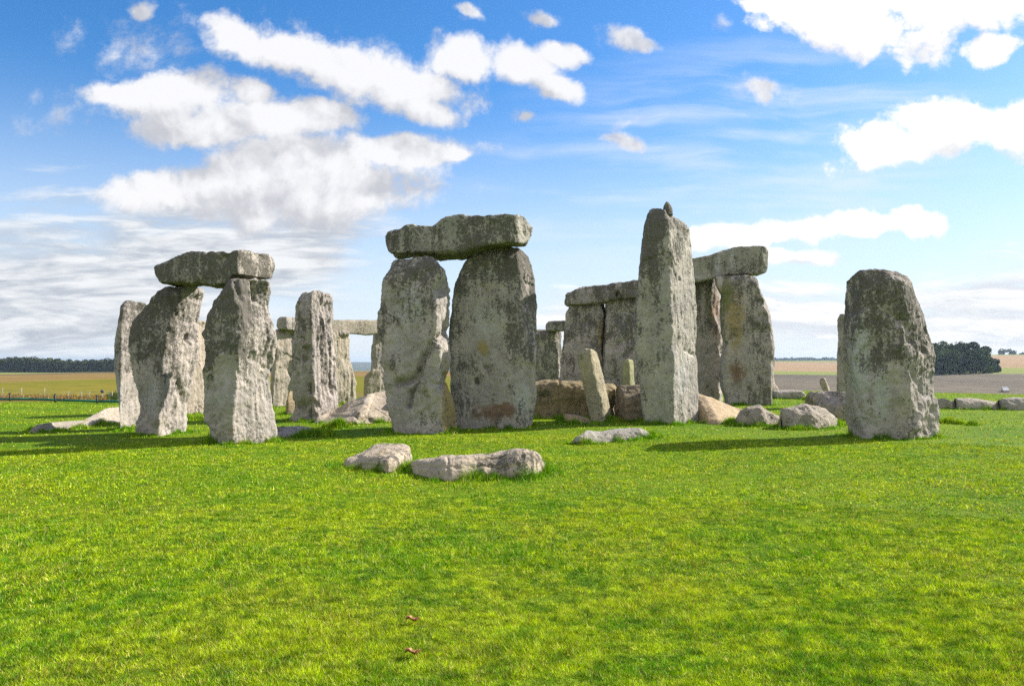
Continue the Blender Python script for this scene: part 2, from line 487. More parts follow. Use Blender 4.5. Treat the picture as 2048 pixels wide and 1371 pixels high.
# ------------------------------------------------------------------ stone material
def stone_material():
    m, g, out = new_mat("weathered_sarsen")
    pos = g.n('ShaderNodeTexCoord').outputs['Object']

    def attr(n):
        return g.n('ShaderNodeAttribute', attribute_name=n).outputs['Fac']
    tint = g.n('ShaderNodeAttribute', attribute_name='tint').outputs['Color']
    lich, rust, pale, moss, ochre = (attr(k) for k in ('lichen', 'rust', 'pale', 'moss', 'ochre'))
    big = g.noise(pos, 1.3, 5, 0.6)
    streak = g.noise(g.mapping(pos, scale=(1, 1, 0.22)), 5.0, 5, 0.6)
    mid = g.noise(pos, 7.0, 6, 0.65)
    runs = g.noise(g.mapping(pos, scale=(1, 1, 0.07)), 8.0, 5, 0.62)
    fine = g.noise(pos, 42.0, 5, 0.7)
    mid2 = g.noise(g.mapping(pos, scale=(1, 1, 0.55)), 6.0, 8, 0.72)
    grain = g.noise(pos, 150.0, 3, 0.7)
    c = g.mix(g.step(big, 0.34, 0.66), (0.72, 0.72, 0.73), (1.08, 1.05, 1.0))
    c = g.mix(g.step(streak, 0.38, 0.7, 0, 0.45), c, (0.66, 0.65, 0.62))
    c = g.mix(g.step(runs, 0.56, 0.72, 0, 0.40), c, (1.25, 1.23, 1.18))
    c = g.mix(1.0, c, tint, 'MULTIPLY')
    c = g.mix(g.step(mid, 0.45, 0.72, 0, 0.5), c, g.mix(1.0, tint, (1.22, 1.20, 1.14), 'MULTIPLY'))
    c = g.mix(g.math('MULTIPLY', pale, g.step(g.math('ADD', mid2, g.math('MULTIPLY', pale, 0.35)), 0.60, 0.76)), c, (0.50, 0.50, 0.48))
    c = g.mix(g.math('MULTIPLY', rust, g.step(g.math('ADD', mid2, g.math('MULTIPLY', rust, 0.30)), 0.62, 0.74)), c, (0.26, 0.165, 0.115))
    c = g.mix(g.math('MULTIPLY', ochre, g.step(g.math('ADD', mid2, g.math('MULTIPLY', ochre, 0.30)), 0.60, 0.74)), c, (0.40, 0.31, 0.15))
    c = g.mix(g.math('MULTIPLY', moss, g.step(g.math('ADD', streak, g.math('MULTIPLY', moss, 0.4)), 0.45, 0.8)), c, (0.16, 0.17, 0.055))
    # black-green lichen: blotches, then fine speckle, both driven by how much of it grows there
    patch = g.noise(g.mapping(pos, scale=(1, 1, 0.6)), 3.4, 6, 0.66)
    cover = g.math('ADD', g.math('MULTIPLY', lich, 0.262), g.math('MULTIPLY', g.math('SUBTRACT', patch, 0.5), 0.62))
    colony = g.noise(pos, 1.15, 4, 0.55)
    cover = g.math('ADD', cover, g.math('MULTIPLY', g.math('SUBTRACT', colony, 0.52), 0.38))
    cover = g.math('ADD', cover, g.math('MULTIPLY', g.math('SUBTRACT', runs, 0.5), 0.34))
    sp = g.math('ADD', g.noise(pos, 15.0, 8, 0.80), cover)
    lm = g.step(sp, 0.60, 0.70)
    c = g.mix(g.math('MULTIPLY', lm, 0.86), c, g.mix(g.step(fine, 0.4, 0.65), (0.074, 0.070, 0.058), (0.160, 0.152, 0.130)))
    # pale crustose spots
    vo = g.n('ShaderNodeTexVoronoi', {'Vector': g.vmath('ADD', pos, g.vmath('SCALE', g.noise(pos, 20, 2, 0.5, 'Color'), scale=0.05)), 'Scale': 17.0, 'Randomness': 1.0}).outputs['Distance']
    spots = g.math('MULTIPLY', g.step(vo, 0.30, 0.16), g.step(g.noise(pos, 3.2, 4, 0.6), 0.52, 0.66))
    c = g.mix(g.math('MULTIPLY', spots, 0.55), c, (0.52, 0.53, 0.46))
    c = g.mix(g.step(grain, 0.35, 0.7, 0, 0.35), c, g.mix(1.0, c, (0.55, 0.55, 0.55), 'MULTIPLY'))
    pits = g.n('ShaderNodeTexVoronoi', {'Vector': pos, 'Scale': 22.0}).outputs['Distance']
    hgt = g.math('ADD', g.math('MULTIPLY', g.noise(pos, 11.0, 6, 0.7), 1.0), g.math('MULTIPLY', fine, 0.45))
    hgt = g.math('ADD', hgt, g.math('MULTIPLY', g.step(pits, 0.0, 0.35), 0.25))
    hgt = g.math('ADD', hgt, g.math('MULTIPLY', grain, 0.12))
    bp = g.n('ShaderNodeBump', {'Strength': 0.85, 'Distance': 0.045, 'Height': hgt}).outputs[0]
    principled(g, out, c, 0.92, bp, 0.15)
    return m


STONE = stone_material()
GREY = (0.505, 0.462, 0.43)
WARM = (0.46, 0.405, 0.325)
BROWN = (0.40, 0.31, 0.205)
contacts = []      # where stones meet the turf


def to_px(V):
    return CX + F * V[:, 0] / V[:, 1], CY - F * (V[:, 2] - H) / V[:, 1]


def seg_dist(px, py, pts):
    best = np.full(len(px), 1e9)
    for (x0, y0), (x1, y1) in zip(pts[:-1], pts[1:]):
        dx, dy = x1 - x0, y1 - y0
        t = np.clip(((px - x0) * dx + (py - y0) * dy) / (dx * dx + dy * dy + 1e-9), 0, 1)
        best = np.minimum(best, np.hypot(px - x0 - t * dx, py - y0 - t * dy))
    return best


def finish_stone(name, G, label, cat, tint, lichen, rough, closed_axis_caps, d0, group=None, marks=(), cuts=(), seed=0.0, groove=1.0, parent=None, lich_fn=None, part=False, chips=26):
    """G: rows x N x 3 grid of closed loops. Caps both ends, roughens, links."""
    nr, N, _ = G.shape
    rings = [G]
    if closed_axis_caps[0] is not None:
        rings.insert(0, closed_axis_caps[0])
    if closed_axis_caps[1] is not None:
        rings.append(closed_axis_caps[1])
    G = np.concatenate(rings, 0)
    nr = len(G)
    du = np.roll(G, -1, 1) - np.roll(G, 1, 1)
    dv = np.gradient(G, axis=0)
    nrm = np.cross(du, dv)
    ln = np.linalg.norm(nrm, axis=2, keepdims=True)
    nrm = nrm / np.maximum(ln, 1e-9)
    cen = G.mean((0, 1))
    if np.mean(np.sum(nrm * (G - cen), 2)) < 0:
        nrm = -nrm
        flip = True
    else:
        flip = False
    V = G.reshape(-1, 3)
    Nn = nrm.reshape(-1, 3)
    crng = np.random.default_rng(int(seed * 10) + 3)
    ext = float(np.ptp(V, axis=0).max())
    wid = float(np.sort(np.ptp(V, axis=0))[0])
    cs = float(np.clip((wid - 0.35) / 0.9, 0, 1)) * (0.45 if cat == 'fallen stone' else 0.8) * rough
    for _ in range(0 if part or cs < 0.05 else int(chips * (0.4 + 0.6 * cs))):                       # flaked corners and broken faces
        q = crng.integers(0, len(V))
        nv = Nn[q] + crng.normal(0, 0.55, 3)
        nv /= np.linalg.norm(nv)
        rad = crng.uniform(0.18, 0.45) * min(1.6, 0.4 * ext + 0.3)
        dl = V - V[q]
        near_w = np.exp(-(np.linalg.norm(dl, axis=1) / rad) ** 6)
        off = -crng.uniform(0.010, 0.050) * cs
        exc = np.clip(dl @ nv - off, 0, 0.085 * cs)
        V = V - nv * (exc * near_w * 0.9)[:, None]
    P = V + seed
    g4 = np.array([1.0, 1.0, 0.14]) if groove > 0 else np.array([0.3, 1.0, 1.0])
    size = float(np.ptp(V, axis=0).min())
    s = min(1.0, size / 1.0)
    d = rough * s * (0.040 * fbm(P * 1.1, 3) + 0.026 * fbm(P * 3.1 + 9, 4, 0.55) + 0.012 * ridged(P * 5.5 + 3, 3)
                     + 0.026 * abs(groove) * ridged(P * g4 * 3.2 + 31, 3) + 0.008 * fbm(P * 15, 3, 0.6) - 0.02)
    px, py = to_px(V)
    facing = np.sum(Nn * (np.array([0, 0, H]) - V), 1) > 0
    for pts, wpx, depth in cuts:                     # cracks, pits and bulges at their own places
        q = np.exp(-(seg_dist(px + 2.5 * fbm(P * 6, 2), py + 2.5 * fbm(P * 6 + 50, 2), pts) / wpx) ** 2)
        d = d - depth * q * facing
    V2 = V + Nn * d[:, None]
    px, py = to_px(V2)
    n = len(V2)
    zrel = (V2[:, 2] - V2[:, 2].min()) / max(1e-6, np.ptp(V2[:, 2]))
    A = {k: np.zeros(n, np.float32) for k in ('rust', 'pale', 'moss', 'ochre')}
    zrel = zrel + 0.22 * fbm(P * np.array([1.8, 1.8, 0.45]) + 13, 3) + 0.05 * fbm(P * np.array([9, 9, 1.2]) + 3, 2)
    base = np.full(n, float(lichen)) if lich_fn is None else lich_fn(zrel, px, py)
    A['lichen'] = base + 0.25 * fbm(P * 0.8 + 77, 3)
    for kind, mx, my, rx, ry, val in marks:
        q = np.exp(-(((px - mx) / rx) ** 2 + ((py - my) / ry) ** 2) ** 1.3) * facing
        A[kind] = A[kind] + val * q
    A['tint'] = np.tile(np.array(tint, np.float32), (n, 1))
    i = np.arange(nr - 1)[:, None] * N
    j = np.arange(N)[None, :]
    j2 = (j + 1) % N
    Fq = np.stack([i + j, i + j2, i + N + j2, i + N + j], -1).reshape(-1, 4)
    # centre vertices
    c0 = V2[:N].mean(0)
    c1 = V2[-N:].mean(0)
    V3 = np.concatenate([V2, [c0, c1]], 0)
    t0 = np.stack([np.full(N, n), j2[0], j[0]], -1)
    t1 = np.stack([np.full(N, n + 1), (nr - 1) * N + j[0], (nr - 1) * N + j2[0]], -1)
    for k in A:
        A[k] = np.concatenate([A[k], A[k][[0, -1]]], 0)
    tri = np.concatenate([t0, t1], 0)
    if flip:
        Fq = Fq[:, ::-1]
        tri = tri[:, ::-1]
    near = np.abs(V3[:, 2] - terrain(V3[:, 0], V3[:, 1])) < 0.035
    if near.any() and not part:
        contacts.append((V3[near][:, :2], d0))
    ctr = np.array([V3[:, 0].mean(), V3[:, 1].mean(), max(0.0, V3[:, 2].min()) if cat == 'lintel' else 0.0])
    o = make_mesh(name, V3 - ctr, [Fq, tri], STONE, True, None, A)
    o.location = ctr
    if parent is not None:
        o.parent = parent
        o.location = Vector(ctr) - parent.location
    if not part:
        tag(o, label, cat, group)
    return o


def loop_points(poly, N, sig):
    """resample closed polygon (k x 2) to N points by arc length, smoothing corners with sigma sig (same unit)"""
    p = np.asarray(poly, float)
    q = np.vstack([p, p[:1]])
    seg = np.hypot(*np.diff(q, axis=0).T)
    s = np.concatenate([[0], np.cumsum(seg)])
    L = s[-1]
    t = np.linspace(0, L, N, endpoint=False)
    x = np.interp(t, s, q[:, 0])
    y = np.interp(t, s, q[:, 1])
    sg = sig / (L / N)
    if sg > 0.3:
        fr = np.fft.fftfreq(N)
        ker = np.exp(-2 * (math.pi * fr * sg) ** 2)
        x = np.real(np.fft.ifft(np.fft.fft(x) * ker))
        y = np.real(np.fft.ifft(np.fft.fft(y) * ker))
    return x, y


def upright(name, label, rows, ridge, base, T=0.9, wl=0.15, wr=0.6, tint=GREY, lichen=0.5, rough=1.0, rnd=0.07, cat='standing stone',
            group=None, marks=(), cuts=(), seed=0.0, lean=None, back=(0.9, 0.08), wr_rows=None, lich_fn=None, sm=2.0, groove=1.0, part=False, parent=None, d=None, sink=0.35, step=2.0):
    d0 = K / (base - CY) if d is None else d
    rows = sorted(rows)
    ys = np.array([r[0] for r in rows], float)
    y0 = ys[0]
    yend = ys[-1] + (0 if part else sink * F / d0)
    n = max(14, int((yend - y0) / step))
    yy = np.linspace(y0, yend, n)
    # rows crowd towards the top so the crown of the stone is round
    yy = y0 + (yend - y0) * np.linspace(0, 1, n) ** 1.06
    ss = sm / ((yend - y0) / n)
    xl = smooth1(np.interp(yy, ys, [r[1] for r in rows]), ss)
    xr = smooth1(np.interp(yy, ys, [r[2] for r in rows]), ss)
    xl[0], xr[0] = rows[0][1], rows[0][2]
    ri = sorted(ridge)
    rg = smooth1(np.interp(yy, [r[0] for r in ri], [r[1] for r in ri]), ss)
    wrr = np.full(n, wr) if wr_rows is None else np.interp(yy, [a[0] for a in wr_rows], [a[1] for a in wr_rows])
    ln = np.zeros(n) if lean is None else np.interp(yy, [a[0] for a in lean], [a[1] for a in lean])
    Wm = (xr - xl).max() * d0 / F
    N = int(np.clip((2 * Wm + 2 * T) * F / d0 / step, 28, 260))
    G = np.zeros((n, N, 3))
    for i in range(n):
        W = (xr[i] - xl[i]) * d0 / F
        r = np.clip((rg[i] - xl[i]) / max(1e-6, xr[i] - xl[i]), 0.04, 0.97)
        tt = T * min(1.0, 0.55 + 0.45 * (i / (0.06 * n + 1)))        # rounder at the very top
        off = (T - tt) * 0.35
        a_wl, a_wr = wl * tt / T, wrr[i] * tt / T
        poly = [(0, a_wl), (r * W, 0), (W, a_wr), (back[0] * W, max(tt, a_wr + 0.05)), (back[1] * W, max(tt, a_wl + 0.05))]
        u, w = loop_points(poly, N, min(rnd, 0.18 * W))
        w = w + off + ln[i]
        Yd = d0 + w
        b, a = 1.0, 0.0
        a = (xl[i] - CX) / F * d0
        for _ in range(10):
            X = a + b * u
            p = CX + F * X / Yd
            mn, mx = p.min(), p.max()
            b *= (xr[i] - xl[i]) / max(1e-6, mx - mn)
            X = a + b * u
            p = CX + F * X / Yd
            a += ((xl[i] + xr[i]) / 2 - (p.min() + p.max()) / 2) / F * d0
        z = H - (yy[i] - CY) / F * (d0 + ln[i])
        G[i, :, 0] = a + b * u
        G[i, :, 1] = Yd
        G[i, :, 2] = z
    # top cap
    c = G[0].mean(0)
    dz = 0.02 * T
    cap = np.stack([c + (G[0] - c) * k + np.array([0, 0, dz * (1 - k * k)]) for k in (0.15, 0.35, 0.55, 0.72, 0.86, 0.95)])
    return finish_stone(name, G, label, cat, tint, lichen, rough, (cap, None), d0, group, marks, cuts, seed, groove, parent, lich_fn, part)


def block(name, label, cols, T=1.0, tint=GREY, lichen=0.3, rough=1.0, rnd=0.07, cat='fallen stone', group=None, marks=(), cuts=(), seed=0.0,
          shape=None, lintel=None, plan=None, ends=(0.35, 0.35), sm=2.0, lich_fn=None, groove=-1.0, step=2.0, zb=-0.2, taper=3.0):
    """A stone swept from side to side. Fallen stones stand on the turf where ybot says; lintels hang at depth `lintel`."""
    cols = sorted(cols)
    xs = np.array([c[0] for c in cols], float)
    n = max(14, int((xs[-1] - xs[0]) / step))
    xx = xs[0] + (xs[-1] - xs[0]) * np.linspace(0, 1, n)
    ss = sm / ((xs[-1] - xs[0]) / n)
    yt = smooth1(np.interp(xx, xs, [c[1] for c in cols]), ss)
    yb = smooth1(np.interp(xx, xs, [c[2] for c in cols]), ss)
    tpar = np.linspace(-1, 1, n)
    if lintel is None:
        dF = K / (yb - CY)
        d0 = float(np.median(dF))
        prof = np.maximum(0.22, 1 - np.abs(tpar) ** taper)
        wf = dF - d0
        wb = wf + T * prof
        shp = shape or [(0, 0), (0.0, 0.45), (0.10, 0.82), (0.34, 1.0), (0.75, 0.98), (1, 0.6), (1, 0)]
    else:
        d0 = lintel
        wf = smooth1(np.interp(xx, [p[0] for p in plan], [p[1] for p in plan]), ss)
        wb = smooth1(np.interp(xx, [p[0] for p in plan], [p[2] for p in plan]), ss)
        shp = shape or [(0, 0), (0, 1), (1, 1), (1, 0)]
    Hh = (yb - yt).max() * d0 / F
    N = int(np.clip((2 * Hh + 2 * T) * F / d0 / step, 24, 220))
    G = np.zeros((n, N, 3))
    for i in range(n):
        hh = max(0.03, (yb[i] - yt[i]) * d0 / F)
        tw = max(0.05, wb[i] - wf[i])
        poly = [(a * tw, b * (hh if lintel is not None else hh)) for a, b in shp]
        w, v = loop_points(poly, N, min(rnd, 0.22 * hh + 0.01, 0.25 * tw))
        Yd = d0 + wf[i] + w
        X = (xx[i] - CX) / F * (d0 + wf[i])
        vn = (v - v.min()) / max(1e-6, v.max() - v.min())
        if lintel is None:
            zt = 0.1
            gz = float(terrain(X, d0 + wf[i])) + zb
            for _ in range(12):
                z = gz + (zt - gz) * vn
                p = CY - F * (z - H) / Yd
                zt += (p.min() - yt[i]) / F * Yd[np.argmin(p)]
            zt = max(zt, gz + 0.05)
            z = gz + (zt - gz) * vn
        else:
            a = H - (yb[i] - CY) / F * d0
            b = hh
            for _ in range(12):
                z = a + b * vn
                p = CY - F * (z - H) / Yd
                b *= (yb[i] - yt[i]) / max(1e-6, p.max() - p.min())
                z = a + b * vn
                p = CY - F * (z - H) / Yd
                a += ((p.min() + p.max()) / 2 - (yt[i] + yb[i]) / 2) / F * d0
            z = a + b * vn
        G[i, :, 0] = X
        G[i, :, 1] = Yd
        G[i, :, 2] = z
    def cap(L, sgn):
        c = L.mean(0)
        bulge = 0.06 * min(1.0, np.ptp(L[:, 2]))
        ks = (0.15, 0.4, 0.62, 0.8, 0.93)
        r = [c + (L - c) * k + np.array([sgn * bulge * math.sqrt(1 - k * k), 0, 0]) for k in ks]
        return np.stack(r)
    c0 = cap(G[0], -1)
    c1 = cap(G[-1], 1)[::-1]
    return finish_stone(name, G, label, cat, tint, lichen, rough, (c0, c1), d0, group, marks, cuts, seed, groove, None, lich_fn)


# lichen grows thickest on the tops of the stones
def top_lichen(lo, hi, z0=0.35, z1=0.85):
    return lambda z, px, py: lo + (hi - lo) * smst(z, z0, z1)


# ------------------------------------------------------------------ the stones
SLAB = [(0, 0), (0.0, 0.22), (0.10, 0.42), (0.85, 1.0), (0.97, 0.92), (1, 0)]
DOME = [(0, 0), (0.0, 0.40), (0.14, 0.78), (0.38, 1.0), (0.7, 0.95), (1, 0.5), (1, 0)]
BOX = [(0, 0), (0.0, 0.80), (0.12, 0.97), (0.3, 1.0), (0.9, 1.0), (1, 0.8), (1, 0)]
G_UP = 'upright sarsens of the ring'
G_LI = 'lintels lying across the uprights'
G_FA = 'fallen stones on the turf'


def build_stones():
    # --- left trilithon group
    upright('standing_stone', 'slim grey upright beside the long pale slab, half hidden by the leaning outer upright',
            [(601, 252, 290), (604, 248, 294), (612, 242.5, 297), (640, 237, 300), (690, 230, 300), (729, 229, 298), (775, 234, 290), (834, 241, 282), (863, 243.5, 277)],
            [(601, 263), (690, 259), (775, 262), (863, 259)], 863, T=1.1, wl=0.12, wr=0.95, lich_fn=top_lichen(0.25, 0.75), seed=3.1, group=G_UP,
            marks=[('pale', 238, 790, 10, 60, 0.8)])
    upright('standing_stone', 'leaning outer upright of the smaller trilithon, a deep pit in its sunlit edge',
            [(571, 330, 403), (575, 326, 404.5), (583, 316, 404.5), (593, 304, 404), (611, 292, 401), (641, 266, 399), (664, 261, 399), (693, 259, 399), (723, 262.5, 398), (745, 267, 393), (765, 271, 387.5),
             (785, 275, 382), (811, 276, 377.5), (838, 274.5, 376.5), (858, 273, 375), (876, 276, 372.5)],
            [(571, 400), (593, 399), (612, 386), (631, 371), (677, 363), (710, 356), (775, 350), (825, 346), (876, 348)], 873, T=1.2, wl=0.2, wr=1.1,
            lich_fn=lambda z, px, py: 0.2 + (0.85 - 0.55 * smst(px, 352, 368)) * smst(z, 0.38, 0.66), seed=8.4, group=G_UP, cuts=[([(376, 672), (375, 678)], 5, 0.22), ([(398, 630), (385, 660), (372, 690)], 6, 0.05), ([(300, 720), (306, 790)], 9, 0.05), ([(352, 760), (362, 800)], 7, 0.05)],
            marks=[('pale', 305, 790, 26, 60, 0.7), ('ochre', 385, 790, 6, 30, 0.8), ('moss', 312, 848, 14, 10, 0.6)])
    upright('standing_stone', 'inner upright of the smaller trilithon, dark lichen above, pale below, one edge bulging',
            [(555, 460, 534), (559, 455, 538.5), (566, 450, 540.5), (578, 446, 541.5), (590, 439, 540), (605, 430, 538), (621, 422, 538.5), (631, 418, 540), (651, 412, 546), (668, 407.5, 551), (683, 405, 553), (702, 404, 553), (729, 403.5, 545), (759, 404, 538.5),
             (792, 407, 541.5), (825, 407, 544), (851, 407, 550), (875, 411, 553.5), (889, 413, 554)],
            [(555, 470), (575, 485), (605, 497), (644, 501), (677, 497), (726, 489), (792, 484), (841, 481), (889, 486)], 891, T=1.02, wl=0.18, wr=1.0,
            lich_fn=lambda z, px, py: 0.2 + (0.85 - 0.50 * smst(px, 488, 504)) * smst(z, 0.36, 0.62), seed=14.2, group=G_UP, cuts=[([(471, 562), (478, 600)], 6, 0.07), ([(505, 566), (508, 600)], 5, 0.07), ([(522, 738), (519, 760)], 7, 0.07), ([(545, 625), (530, 640)], 6, 0.04), ([(441, 600), (436, 730)], 6, 0.03)],
            marks=[('pale', 440, 770, 36, 70, 0.6), ('pale', 450, 640, 8, 60, 0.8), ('rust', 455, 860, 22, 22, 0.5), ('ochre', 535, 880, 14, 12, 0.5)])
    block('lintel_stone', 'lichened lintel resting across the smaller trilithon, its sunlit end face chipped along the top',
          [(304.5, 531, 552), (306, 530, 558), (310, 528, 566), (317, 523.5, 574), (328, 519, 575), (358, 511, 574.5), (371, 506, 574), (382, 501.5, 575), (401, 504, 577), (407, 504.5, 577), (412, 510, 577.5), (417, 505, 577.5), (423, 502, 577.5), (445, 502.5, 577), (453, 505, 575), (459, 503, 569), (464, 501, 562),
           (470, 501, 560), (505, 502, 559.5), (520, 504, 559.5), (532, 508, 559), (539, 514, 555), (541.5, 522, 540)],
          lintel=16.7, plan=[(304, 1.75, 2.4), (312, 1.55, 2.6), (330, 1.40, 2.6), (474, 0.0, 1.3), (478, 0.05, 1.3), (541.5, 1.05, 1.35)], lichen=0.85, seed=21.0, cat='lintel', group=G_LI, sm=1.2, rnd=0.05,
          cuts=[([(452, 512), (440, 528)], 5, 0.06), ([(413, 512), (411, 528)], 3.5, 0.05), ([(395, 566), (430, 560)], 4, 0.03)], groove=0.5)
    block('fallen_stone', 'flat slate grey slab sunk in the shade beside the foot of the smaller trilithon',
          [(545, 853, 869), (551, 852.5, 870), (574, 851.5, 871), (599, 856, 871), (629, 862, 871), (648, 866, 870.5), (660, 869, 870.5)], T=1.3, tint=GREY, lichen=0.4, seed=31, shape=SLAB, group=G_FA, zb=-0.1)
    block('fallen_stone', 'thin strip of pale slab glimpsed between the two uprights of the smaller trilithon',
          [(366, 836, 840), (376, 835, 841), (410, 835, 841), (420, 837, 840)], T=0.8, tint=WARM, lichen=0.1, seed=32, shape=SLAB, group=G_FA, zb=-0.1)
    upright('standing_stone', 'pinkish sunlit upright glimpsed through the gap of the smaller trilithon',
            [(640, 376, 414), (650, 371, 422), (720, 369, 428), (826, 372, 434)], [(640, 377), (826, 375)], 828, T=1.5, wl=0.2, wr=1.3, tint=(0.50, 0.43, 0.36), lichen=0.12, seed=41.5, group=G_UP)
    block('fallen_stone', 'long pale slab lying alone beyond the slim upright, low at one end',
          [(46, 860, 865), (47.5, 852, 867.5), (54, 846, 868), (68, 842, 867.5), (90, 839.5, 866), (108, 835, 863), (112, 830, 862), (116, 825.5, 861), (126, 823.5, 859.5), (133, 818, 859), (143, 815, 858), (164, 814, 856), (184, 816, 853), (210, 820, 851), (230, 823.5, 850.5), (243, 828, 850), (256, 838, 850)],
          T=2.3, tint=(0.47, 0.42, 0.355), lichen=0.12, seed=51.0, shape=[(0, 0), (0.0, 0.14), (0.08, 0.26), (0.80, 1.0), (0.97, 0.95), (1, 0)], group=G_FA, sm=1.5, taper=7, rough=0.4,
          cuts=[([(128, 823), (138, 822)], 3, 0.04)], marks=[('ochre', 130, 852, 60, 6, 0.4)])

    # --- stones seen between the trilithons
    upright('standing_stone', 'sunlit upright bearing a short stub of lintel, half hidden by the knobbed stone',
            [(658, 553, 606), (661, 551.5, 608), (684, 551, 609), (716, 547, 607), (740, 543, 604), (792, 540.5, 602), (816, 542, 602)],
            [(658, 559), (684, 558), (716, 561), (770, 554), (816, 552)], 816, T=1.6, wl=0.25, wr=1.35, tint=(0.46, 0.41, 0.35), lichen=0.2, seed=61.0, group=G_UP, cuts=[([(572, 735), (585, 757)], 2, 0.05)])
    block('lintel_stone', 'short stub of lintel on the sunlit upright behind the knobbed stone',
          [(553, 641, 655), (554, 636, 659), (562, 633, 660), (575, 633, 661), (600, 634.5, 663), (612, 635, 663)], lintel=29.6, plan=[(553, 0.15, 0.9), (556, 0, 0.9), (574, 0.0, 1.2), (612, 1.05, 1.5)], lichen=0.5, seed=64, cat='lintel', group=G_LI, rnd=0.06, groove=0.4)
    upright('standing_stone', 'tall knobbed upright with a dark hollow at its foot, sloping slab against its base',
            [(585.5, 606, 658), (588, 602, 660), (592, 599, 661.5), (600, 595.5, 662.5), (617, 592.5, 663), (634, 591.5, 664), (660, 591.5, 667), (681, 590, 669), (684, 586, 669), (700, 585, 669.5), (733, 585.5, 670.5), (775, 586, 671), (798, 588, 672), (803, 591, 672), (815, 591, 672), (825, 585, 673), (834, 580, 674), (842, 579, 674)],
            [(585, 628), (597, 631), (659, 634), (734, 632), (783, 634), (810, 636), (842, 637)], 841, T=1.2, wl=0.12, wr=0.95, lich_fn=top_lichen(0.2, 0.62, 0.3, 0.8), seed=71.0, group=G_UP, sm=1.4,
            cuts=[([(600, 812), (622, 808), (624, 836)], 9, 0.16), ([(606, 826), (618, 828)], 10, 0.16), ([(620, 770), (621, 785)], 4, 0.20), ([(612, 718), (608, 722)], 5, 0.12), ([(641, 600), (646, 800)], 2.5, 0.05), ([(656, 610), (661, 790)], 2.5, 0.05), ([(627, 585), (638, 584)], 6, -0.10)],
            marks=[('moss', 614, 694, 8, 9, 1.0), ('ochre', 613, 694, 6, 7, 0.5), ('pale', 600, 750, 14, 40, 0.5)], groove=1.5)
    upright('standing_stone', 'tapering fluted sunlit upright under the long level lintel, beside the knobbed stone',
            [(665, 658, 697), (670, 656, 697.5), (709, 654, 700), (746, 652, 704.5), (788, 650, 708.5), (812, 648, 711)], [(665, 660), (812, 652)], 812, T=1.6, wl=0.3, wr=1.35, tint=(0.43, 0.385, 0.315), lichen=0.3, seed=81, group=G_UP, groove=1.8)
    block('lintel_stone', 'long level lintel in the distance bridging a clear square of sky and blue hill',
          [(640, 640, 666), (671, 639, 666.5), (698, 639.5, 668), (715, 640, 669.5), (731, 640, 670.5), (756, 640.5, 668), (782, 641, 668)], lintel=31.0, plan=[(640, -0.2, 0.9), (782, 3.2, 4.2)], lichen=0.45, seed=84, cat='lintel', group=G_LI, rnd=0.07, groove=0.4, tint=(0.42, 0.38, 0.31))
    upright('standing_stone', 'narrow upright under the long level lintel, half covered by the great trilithon',
            [(665, 745, 775), (680, 743.5, 778), (709, 742, 780), (803, 741.5, 782)], [(665, 751), (803, 749)], 803, T=0.9, wl=0.2, wr=0.5, lichen=0.4, seed=88, group=G_UP)
    upright('standing_stone', 'small squat stump standing on the skyline meadow just above the sloping slab',
            [(739, 745, 757), (742, 741, 760.5), (748, 734, 763), (754, 729.5, 763), (785, 727.5, 762), (806, 727, 762)], [(739, 746), (754, 733), (806, 731)], 806, T=0.5, wl=0.12, wr=0.4, tint=WARM, lichen=0.2, seed=91, group=G_UP)
    upright('standing_stone', 'tiny dark pointed stump beside the hollow foot of the knobbed stone',
            [(782.5, 580.5, 583.5), (787, 577.5, 586), (794, 575, 588), (807, 572, 591), (828, 572, 593)], [(782, 582), (794, 578), (828, 578)], 829, T=0.4, wl=0.12, wr=0.35, tint=BROWN, lichen=0.4, seed=93, group=G_UP)
    block('fallen_stone', 'broad sandy slab sloping up from the knobbed stone towards the great trilithon',
          [(624, 838, 843), (627, 833, 845), (632, 825, 846), (649, 814, 847), (674, 800.5, 848), (711, 788, 849), (722, 785.5, 848), (727, 784.5, 846.5), (748, 780.5, 845), (768, 777, 844), (788, 778, 843), (802, 790, 842)],
          T=2.2, tint=(0.53, 0.455, 0.365), lichen=0.08, seed=101, shape=[(0, 0), (0.0, 0.20), (0.06, 0.32), (0.86, 1.0), (0.97, 0.95), (1, 0)], group=G_FA, sm=1.4, taper=9, rough=0.4,
          cuts=[([(714, 834), (728, 838), (744, 841)], 4, 0.10), ([(650, 830), (685, 833), (715, 830)], 2.5, 0.03)], marks=[('ochre', 668, 822, 26, 8, 0.5), ('pale', 740, 800, 30, 14, 0.5)])
    block('pebble_stone', 'tiny pale flat stone in the grass in front of the sunny slab', [(658, 853, 854.5), (664, 852, 855.5), (672, 851, 855.5), (679, 852.5, 855)], T=0.3, tint=(0.55, 0.48, 0.38), lichen=0.05, seed=104, zb=-0.05, group=None, cat='fallen stone')

